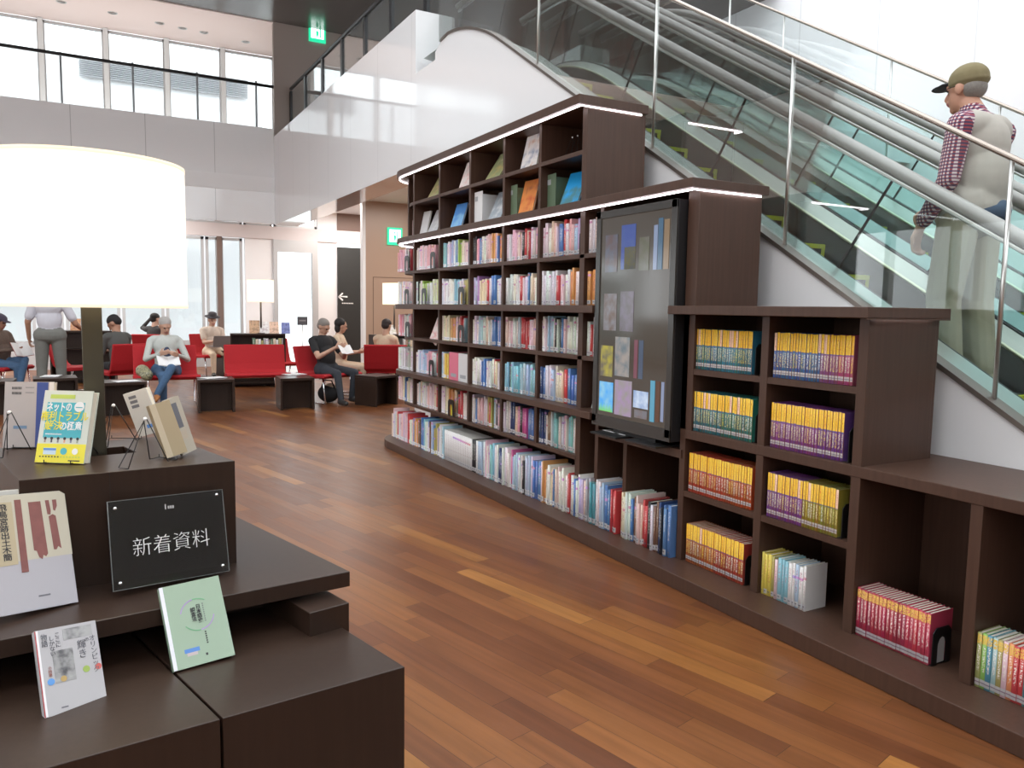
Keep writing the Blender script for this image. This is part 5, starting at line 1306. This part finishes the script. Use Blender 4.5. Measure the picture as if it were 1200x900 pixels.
def add_hand(b_, wr, d, curl, side, s=1.0, up=Vector((0, 0, 1))):
    """palm, four unequal curled fingers and a thumb; wr wrist point, d pointing direction, curl bending direction"""
    d = Vector(d).normalized(); cu = (Vector(curl)-d*d.dot(Vector(curl))).normalized(); sd = d.cross(cu)*side
    wr = Vector(wr)
    for k in (-1, 0, 1): b_.cap(wr+d*.012*s+sd*k*.014*s, wr+d*.082*s+sd*k*.021*s, .016*s, .0135*s, 'skin')
    for k, L in zip((-1.5, -.5, .5, 1.5), (.062, .078, .084, .074)):
        a = wr+d*.085*s+sd*k*.0185*s; m1 = a+(d*.8+cu*.35).normalized()*L*.5*s; m2 = m1+(d*.3+cu*.9).normalized()*L*.32*s; m3 = m2+(cu-d*.25).normalized()*L*.22*s
        b_.cap(a, m1, .0105*s, .0095*s, 'skin'); b_.cap(m1, m2, .0095*s, .0085*s, 'skin'); b_.cap(m2, m3, .0085*s, .0075*s, 'skin')
    a = wr+d*.03*s+sd*.024*s; m1 = a+(d*.6+sd*.65+cu*.25).normalized()*.045*s; m2 = m1+(d*.85+cu*.5+sd*.1).normalized()*.033*s
    b_.cap(a, m1, .0135*s, .0115*s, 'skin'); b_.cap(m1, m2, .0115*s, .0095*s, 'skin')
def add_head(b_, c, yaw=0, pitch=0, s=1.0):
    """head centre c; faces +Y, turned by yaw and nodded down by pitch"""
    M_ = Matrix.Rotation(yaw, 3, 'Z') @ Matrix.Rotation(-pitch, 3, 'X'); c = Vector(c)
    def W(x, y, z): return c+M_ @ Vector((x*s, y*s, z*s))
    b_.ell(W(0, -.012, .025), (.076*s, .094*s, .088*s), 'skin', M_); b_.ell(W(0, .018, -.035), (.060*s, .070*s, .080*s), 'skin', M_)
    b_.ell(W(0, .060, -.088), (.030*s, .024*s, .022*s), 'skin', M_)          # chin
    b_.cap(W(0, .088, .012), W(0, .108, -.022), .009*s, .013*s, 'skin')      # nose
    b_.cap(W(-.022, .082, -.058), W(.022, .082, -.058), .010*s, .010*s, 'lip')
    b_.cap(W(-.040, .074, .030), W(-.014, .084, .030), .010*s, .010*s, 'skin'); b_.cap(W(.040, .074, .030), W(.014, .084, .030), .010*s, .010*s, 'skin')
    for q in (-1, 1): b_.ell(W(q*.030, .081, .010), (.012*s, .007*s, .006*s), 'eye', M_); b_.ell(W(q*.077, -.008, -.005), (.010*s, .022*s, .032*s), 'skin', M_)
    return W, M_
def seated(label, loc, face, top, bottom, sk, hair, shoe=(.03, .03, .03), sh=.39, lean=0.0, hy=0, hp=25, cross=False, legs=(0, 0), hands=((-.10, .33, .70), (.10, .33, .70)), elbows=None, sleeve='short', s=1.0, raise_r=False, voxel=.011, hairkind='short', spread=.10, kneey=.44, group=None, feet=None, midtop=None):
    t = thing('person', label, 'person', (loc[0], loc[1], loc[2] if len(loc) > 2 else 0), R(face)-PI/2, group)
    b_ = Body(); V = lambda x, y, z: Vector((x*s, y*s, z))
    hz = sh+.09
    b_.cap(V(-.085, 0, hz), V(.085, 0, hz), .125*s, .125*s, 'bottom')
    ch = V(0, .03+lean*.3, hz+.20); cs = V(0, -.01+lean, hz+.42)
    b_.ell(V(0, .02+lean*.3, hz+.17), (.155*s, .115*s, .20*s), 'top'); b_.ell(V(0, -.0+lean*.8, hz+.35), (.165*s, .115*s, .17*s), 'top')
    b_.cap(V(-.14, lean-.01, hz+.44), V(.14, lean-.01, hz+.44), .068*s, .068*s, 'top')
    nk = V(0, lean-.01, hz+.50); hd_ = V(0, lean+.035, hz+.635); b_.cap(nk, hd_+Vector((0, -.02, -.05)), .056*s, .052*s, 'skin')
    W, MH = add_head(b_, hd_, R(hy), R(hp), s)
    kn = [V(-spread-.03+legs[0], kneey, sh+.06), V(spread+.03+legs[1], kneey, sh+.06)]
    ft = feet or [(-spread-.02+legs[0], kneey-.02+legs[0]*.4), (spread+.02+legs[1], kneey-.02)]
    for i, q in enumerate((-1, 1)):
        hip = V(q*.09, .02, hz-.01); k_ = kn[i]; an = V(ft[i][0], ft[i][1], .10)
        if cross and i == 0:
            k_ = V(.02, kneey+.02, sh+.16); an = V(.22, kneey+.12, .22)
        b_.cap(hip, k_, .090*s, .062*s, 'bottom'); b_.cap(k_, an, .060*s, .045*s, 'bottom')
        tw = Vector((.06 if (cross and i == 0) else q*.04, .17, -.05 if not (cross and i == 0) else -.07))
        b_.cap(an+Vector((0, -.02, -.045)), an+tw, .042*s, .034*s, 'shoe')
    for i, q in enumerate((-1, 1)):
        shd = V(q*.185, lean-.01, hz+.43); h_ = Vector(hands[i]); h_ = V(*h_)
        el = V(*elbows[i]) if elbows else (shd+h_)/2+Vector((q*.05, -.05, -.13))
        if raise_r and i == 0: el = V(-.34, lean+.08, hz+.46); h_ = hd_+Vector((-.11, .03, .04))
        b_.cap(shd, el, .052*s, .042*s, 'top' if sleeve == 'long' else 'sleeve'); 
        if sleeve == 'short': b_.pr[-1] = b_.pr[-1][:5]+('top',); mid = shd.lerp(el, .62); b_.pr[-1] = ('c', shd, mid, .058*s, .056*s, 'top'); b_.cap(mid, el, .044*s, .040*s, 'skin')
        b_.cap(el, h_, .040*s, .027*s, 'top' if sleeve == 'long' else 'skin')
        d = (h_-el).normalized(); add_hand(b_, h_, (d+Vector((-q*.3, .3, 0))).normalized(), Vector((-q, 0, .4)), q, s)
    tags = ['skin', 'top', 'bottom', 'shoe', 'lip', 'eye']
    ms = [skin(sk[0], sk[1]), top, bottom, mat('shoe_%02d%02d' % (int(shoe[0]*99), int(shoe[2]*99)), shoe, .5), mat('lip', (.38, .15, .13), .5), mat('eye_dark', (.03, .02, .02), .3)]
    b_.mesh('body', ms, tags, voxel, t)
    if hairkind == 'short': hair_mesh(t, W(0, -.026, .050), (.083*s, .096*s, .078*s), hair, M=MH, extra=[(W(0, -.052, .0), (.072*s, .058*s, .070*s))])
    elif hairkind == 'long':
        hb = W(0, -.035, .04); hair_mesh(t, hb, (.090*s, .098*s, .090*s), hair, M=MH, extra=[(hb+Vector((0, -.03, -.08)), (.085*s, .06*s, .09*s))])
    return t, W, MH, hz
def open_book(label, loc, face, c, s=1.0, tilt=35, cat='book', name='open_book'):
    t = thing(name, label, cat, loc); t.matrix_world = Matrix.Translation(loc) @ Matrix.Rotation(R(face)-PI/2, 4, 'Z') @ Matrix.Rotation(-R(tilt), 4, 'X')
    for q in (-1, 1):
        m = MB(); m.extr([(0, 0, 0), (q*.15*s, 0, .035*s), (q*.15*s, 0, .030*s), (0, 0, -.005*s)], (0, .21*s, 0)); m.build('cover', mat('open_cover_%02d%02d%02d' % tuple(int(k*99) for k in c), c, .5), t)
        m = MB(); m.extr([(0, .004, .001), (q*.08*s, .004, .028*s), (q*.146*s, .004, .037*s), (q*.146*s, .004, .0345*s), (0, .004, 0)], (0, .202*s, 0)); m.build('pages', mat('white_paper', (.8, .8, .8), .7), t)
    return t
def on(cn, fwd_=.0): # seat position of a chair
    c = CH[cn]; a = c.rotation_euler.z+PI/2; return (c.location.x+math.cos(a)*fwd_, c.location.y+math.sin(a)*fwd_, 0)
def local(t, v): 
    a = t.rotation_euler.z; return Vector((t.location.x+v[0]*math.cos(a)-v[1]*math.sin(a), t.location.y+v[0]*math.sin(a)+v[1]*math.cos(a), t.location.z+v[2]))
TAN1 = ('tan', (.42, .22, .14)); PALE = ('pale', (.52, .31, .22)); DK = ('brown', (.30, .15, .10))
F_BLACK = mat('black_cotton', (.018, .018, .02), .9); F_DARKJ = mat('dark_denim', (.035, .04, .05), .9, noise=.2, nscale=40); F_JEAN = mat('blue_jeans', (.06, .12, .22), .9, noise=.25, nscale=50)
F_CARD = mat('pale_grey_cardigan', (.50, .52, .49), .9, noise=.1, nscale=50); F_KHAKI = mat('khaki_trousers', (.36, .31, .22), .85, noise=.12, nscale=12); F_GREYT = mat('grey_trousers', (.17, .17, .155), .9, noise=.12, nscale=14)
F_DGREY = mat('dark_grey_jacket', (.05, .05, .05), .9, noise=.2, nscale=40); F_WHT = mat('white_shirt', (.62, .62, .68), .85, noise=.06, nscale=14); F_CREAM = mat('cream_cotton', (.66, .52, .38), .9, noise=.1, nscale=30)
# man in the black T-shirt
t, W, MH, hz = seated('man in a black T-shirt and dark trousers sitting in a red chair, reading a book', on('c3', -.05), 22, F_BLACK, F_DARKJ, PALE, (.22, .20, .18), hp=30, hy=12, lean=-.10, spread=.13, kneey=.46, hands=((-.12, .30, .80), (.08, .31, .82)), elbows=((-.25, .10, .66), (.24, .12, .68)), feet=((-.12, .44), (.22, .62)))
open_book('small book with a picture cover held by the man in the black T-shirt', local(t, (-.02, .36, .85)), 22, (.35, .25, .25), .75, 50)
# bag at his feet
p = local(t, (.10, .16, .0)); bg_ = thing('shoulder_bag', 'black bag with pale patches on the floor under the black T-shirt man', 'bag', (p.x, p.y, 0), R(25)); bb = Body(); bb.ell((0, 0, .13), (.20, .11, .13), 'a'); bb.ell((.03, .02, .24), (.10, .06, .05), 'b'); bb.mesh('body', [F_BLACK, F_CREAM], ['a', 'b'], .014, bg_)
MB().tube([(-.16, 0, .2), (-.08, 0, .33), (.08, 0, .33), (.16, 0, .2)], .010, seg=6).build('strap', F_BLACK, bg_)
# old reader in a cardigan
t, W, MH, hz = seated('grey-haired reader in a pale cardigan and blue jeans, legs crossed, reading a newspaper', on('c2', -.03), 6, F_CARD, F_JEAN, PALE, (.40, .38, .36), shoe=(.42, .17, .05), hp=28, hy=5, lean=-.03, cross=True, sleeve='long', hands=((-.10, .33, .72), (.14, .33, .74)), elbows=((-.27, .10, .64), (.28, .12, .66)))
open_book('open white magazine on the lap of the grey-haired reader', local(t, (.04, .30, .70)), 6, (.75, .75, .73), .95, 40, 'magazine', 'open_magazine')
ins = Body(); ins.ell((0, .085, hz+.22), (.058, .05, .13), 'a'); ins.mesh('dark_shirt_front', [mat('navy_shirt', (.04, .05, .09), .9)], ['a'], .012, t)
b1 = Body(); b1.cap((.30, .30, .45), (.33, .12, .50), .08, .09, 'a'); b1.mesh('draped_cloth', [picture('patterned_cloth', [(.08, .08, .05), (.35, .33, .2), (.5, .45, .3)], 12)], ['a'], .014, t)
# dark-haired reader with raised arm by the window
seated('dark-haired person in grey jacket, head resting on a raised hand', on('c5'), 140, F_DGREY, F_DARKJ, PALE, (.015, .012, .01), hp=10, hy=-20, raise_r=True, sleeve='long')
# man in the felt hat
t, W, MH, hz = seated('man in a dark felt hat and pale checked shirt using a laptop near the windows', on('c6'), 10, mat('pale_check_shirt', (.58, .48, .40), .9, noise=.3, nscale=60), F_CREAM, PALE, (.05, .04, .04), hp=14, lean=-.02)
hb = W(0, -.01, .075); m = MB(); m.lathe([(0, .085), (.05, .088), (.078, .07), (.086, .01), (.088, 0), (.150, -.006), (.152, -.002), (.088, .012)], hb, 24, M=MH); m.build('felt_hat', mat('dark_felt', (.055, .05, .055), .9), t)
lp = thing('laptop', 'open grey laptop before the man in the felt hat', 'laptop', local(t, (.0, .42, .60)), R(10)-PI/2); MB().box(-.17, .17, -.12, .12, 0, .018).build('keyboard_base', mat('laptop_grey', (.25, .25, .26), .4, .4), lp, bevel=.003)
m = MB(); m.extr([(-.17, .12, .01), (.17, .12, .01), (.17, .20, .22), (-.17, .20, .22)], (0, .008, .002)); m.build('screen_lid', mat('laptop_grey', (.25, .25, .26), .4, .4), lp)
# bowed reader behind the pole
seated('black-haired person in grey top bowed down right of the lamp pole', on('c7', .02), 215, mat('grey_top', (.09, .09, .085), .9), F_BLACK, TAN1, (.012, .01, .01), hp=45, hy=25, lean=.12, sleeve='long', s=1.05)
# man in a cap at the far left
t, W, MH, hz = seated('man in dark cap and brown shirt with crossed legs at the left edge', on('c8'), 50, mat('brown_check', (.13, .09, .07), .9, noise=.3, nscale=60), F_JEAN, DK, (.05, .05, .05), hp=20, cross=True, sleeve='long')
hb = W(0, -.01, .055); cp = Body(); cp.ell(hb, (.088, .100, .070), 'a', MH); cp.ell(W(0, .115, .045), (.062, .06, .010), 'a', MH); cp.mesh('cap', [mat('dark_plum_cap', (.06, .045, .07), .8)], ['a'], .008, t)
open_book('open folder with red and dark pages held by the man in the cap', local(t, (.06, .38, .80)), 50, (.35, .06, .05), 1.1, 62, 'folder', 'open_folder')
# person behind the black T-shirt man, and one beyond the chair back on the right
c_ = P0(398, 462); CH['c11'] = chair('red chair mostly hidden behind the man in the black T-shirt', 0, 0, 60, w=.6, loc=c_)
seated('black-haired person in a cream top sitting behind the man in the black T-shirt', (c_.x, c_.y, 0), 60, F_CREAM, F_CREAM, PALE, (.012, .01, .01), hp=15, hy=30, hairkind='long', s=.95)
seated('person in a cream top leaning out beyond the red chair back at the bookcase end', on('c4', .06), 130, F_CREAM, F_CREAM, PALE, (.03, .02, .02), hp=20, s=.95)
# standing man
p = P0(62, 470); t = thing('person', 'man in white shirt and grey trousers standing with his back turned', 'person', (p.x, p.y, 0), R(178)-PI/2)
b_ = Body()
b_.cap((-.09, 0, .95), (.09, 0, .95), .125, .125, 'bottom'); b_.ell((0, .0, 1.18), (.165, .115, .21), 'top'); b_.ell((0, -.01, 1.36), (.175, .115, .15), 'top'); b_.cap((-.15, -.01, 1.43), (.15, -.01, 1.43), .065, .065, 'top')
b_.cap((0, 0, 1.46), (0, .02, 1.56), .056, .052, 'skin'); W, MH = add_head(b_, (0, .03, 1.635), 0, R(15))
for q in (-1, 1):
    b_.cap((q*.10, 0, .92), (q*.12, .02, .50), .100, .075, 'bottom'); b_.cap((q*.12, .02, .50), (q*.13, -.01, .10), .072, .060, 'bottom'); b_.cap((q*.13, -.03, .045), (q*.15, .15, .035), .045, .036, 'shoe')
for q, el, h_ in ((1, (.32, .02, 1.12), (.40, .18, 1.03)), (-1, (-.27, .02, 1.14), (-.27, .12, .90))):
    shd = Vector((q*.185, -.01, 1.42)); mid = shd.lerp(Vector(el), .7); b_.cap(shd, mid, .062, .066, 'top'); b_.cap(mid, el, .046, .042, 'skin'); b_.cap(el, h_, .040, .028, 'skin'); add_hand(b_, h_, Vector(h_)-Vector(el), (-q, 0, 0), q)
b_.mesh('body', [skin(*TAN1), F_WHT, F_GREYT, mat('shoe_black', (.02, .02, .02), .5), mat('lip', (.38, .15, .13), .5), mat('eye_dark', (.03, .02, .02), .3)], ['skin', 'top', 'bottom', 'shoe', 'lip', 'eye'], .011, t)
hair_mesh(t, W(0, -.028, .048), (.080, .092, .076), (.03, .025, .02), M=MH)

# ------------------------------------------------------------------ the man on the escalator
ex = at(1142, 440, Y=4.27).x
k_ = min(range(len(STEPX)), key=lambda i: abs(STEPX[i]-.2-ex)); stx = STEPX[k_]-.20
zst = zc(-1.85, STEPX[k_])
def check_material():
    m, nt, p = _new('red_navy_check_shirt'); g = NG(nt)
    o = g.n('ShaderNodeTexCoord').outputs['Object']; x, y, z = g.sep(o)
    a = g.m('GREATER_THAN', g.m('FRACT', g.m('MULTIPLY', g.m('ADD', g.m('MULTIPLY', x, .25), y), 58.0)), .5); b2 = g.m('GREATER_THAN', g.m('FRACT', g.m('MULTIPLY', z, 58.0)), .5)
    c1 = g.mix(a, (.62, .55, .54, 1), (.28, .05, .07, 1)); c2 = g.mix(a, (.20, .08, .14, 1), (.045, .03, .08, 1))
    g.l(g.mix(b2, c1, c2), p.inputs['Base Color']); p.inputs['Roughness'].default_value = .85
    return m
M_CHECK = check_material()
em = thing('person', 'man in olive cap, beige vest and checked shirt riding up the escalator', 'person', (stx-.075, 4.27, zst), PI/2)
# local +Y is the way he faces (up the escalator); his left side (-X local) is turned to the hall
b_ = Body()
b_.cap((-.085, 0, .93), (.085, 0, .93), .125, .125, 'bottom')
b_.ell((0, .015, 1.12), (.165, .125, .20), 'top'); b_.ell((0, -.02, 1.30), (.175, .125, .17), 'top'); b_.cap((-.15, -.03, 1.385), (.15, -.03, 1.385), .070, .070, 'top')
b_.cap((0, -.01, 1.42), (0, .05, 1.52), .060, .056, 'skin'); b_.cap((0, -.005, 1.415), (0, .03, 1.47), .072, .066, 'top')
W, MH = add_head(b_, (0, .075, 1.595), 0, R(4), 1.0)
b_.ell(W(0, .040, -.075), (.042, .040, .030), 'skin', MH); b_.ell(W(0, .092, -.045), (.020, .014, .016), 'skin', MH)
for q in (-1, 1):
    kx = (q*.11, .05 if q < 0 else .0, .50); b_.cap((q*.095, 0, .91), kx, .108, .090, 'bottom'); b_.cap(kx, (q*.115, .0 if q < 0 else -.05, .13), .088, .080, 'bottom')
    y_ = .0 if q < 0 else -.05
    b_.cap((q*.115, y_-.05, .055), (q*.125, y_+.16, .045), .052, .042, 'shoe'); b_.cap((q*.115, y_-.055, .025), (q*.125, y_+.175, .025), .034, .030, 'sole')
# arms: left one hangs, slightly bent forward, hand below the handrail
for q, el, h_ in ((-1, (-.245, -.02, 1.10), (-.235, .13, .875)), (1, (.22, .10, 1.12), (.20, .33, 1.02))):
    shd = Vector((q*.195, -.03, 1.375)); b_.cap(shd, el, .066, .056, 'top'); b_.cap(el, Vector(el).lerp(Vector(h_), .85), .054, .042, 'top'); b_.cap(Vector(el).lerp(Vector(h_), .75), h_, .030, .027, 'skin')
    add_hand(b_, h_, Vector((0, .25, -1)) if q < 0 else Vector((0, 1, -.2)), (0, -1, -.1) if q < 0 else (0, 0, -1), -q, 1.05)
b_.mesh('body', [skin('ruddy', (.50, .26, .175)), M_CHECK, F_KHAKI, mat('suede_shoe', (.34, .28, .18), .8), mat('lip_dark', (.30, .10, .10), .5), mat('eye_dark', (.03, .02, .02), .3), mat('dark_sole', (.03, .03, .03), .7)], ['skin', 'top', 'bottom', 'shoe', 'lip', 'eye', 'sole'], .0062, em, 3)
vs = Body(); vs.ell((0, .015, 1.10), (.165, .125, .21), 'v'); vs.ell((0, -.02, 1.29), (.172, .128, .16), 'v'); vs.cap((-.115, -.035, 1.375), (.115, -.035, 1.375), .073, .073, 'v'); vs.cap((-.055, -.01, .97), (.055, -.01, .97), .150, .150, 'v'); vs.ell((0, -.03, 1.12), (.165, .15, .20), 'v')
vs.mesh('vest', [mat('beige_vest', (.44, .415, .37), .85, noise=.08, nscale=14)], ['v'], .009, em, 6, grow=.013)
pv = Body(); pv.cap((-.12, -.10, .94), (.02, -.145, .95), .05, .06, 'v'); pv.mesh('waist_pouch', [mat('navy_pouch', (.03, .07, .13), .7)], ['v'], .008, em)
bl = MB(); bl.lathe([(.150, -.02), (.156, 0), (.150, .02)], (0, 0, .965), 28); bl.build('belt', mat('brown_belt', (.12, .08, .05), .6), em)
hair_mesh(em, W(0, -.045, .0), (.074, .066, .062), (.22, .20, .19), M=MH)
cpb = Body(); cpb.ell(W(0, -.018, .052), (.088, .106, .082), 'c', MH); cpb.ell(W(0, -.02, .035), (.089, .107, .035), 'c', MH)
cpb.mesh('cap_crown', [mat('olive_cap', (.20, .165, .085), .85, noise=.12, nscale=30)], ['c'], .006, em)
br = Body(); br.ell(W(0, .125, .045), (.066, .062, .0085), 'c', MH @ Matrix.Rotation(R(-3), 3, 'X')); br.ell(W(0, .09, .047), (.072, .045, .010), 'c', MH); br.mesh('cap_brim', [mat('black_brim', (.04, .045, .05), .7)], ['c'], .005, em)
em.scale = (1.0, 1.0, 1.04)
gls = MB(); gls.tube([W(-.080, -.01, .012), W(-.076, .05, .014), W(-.055, .085, .014)], .0018, seg=5); gls.build('spectacle_arm', M_BLKMET, em)
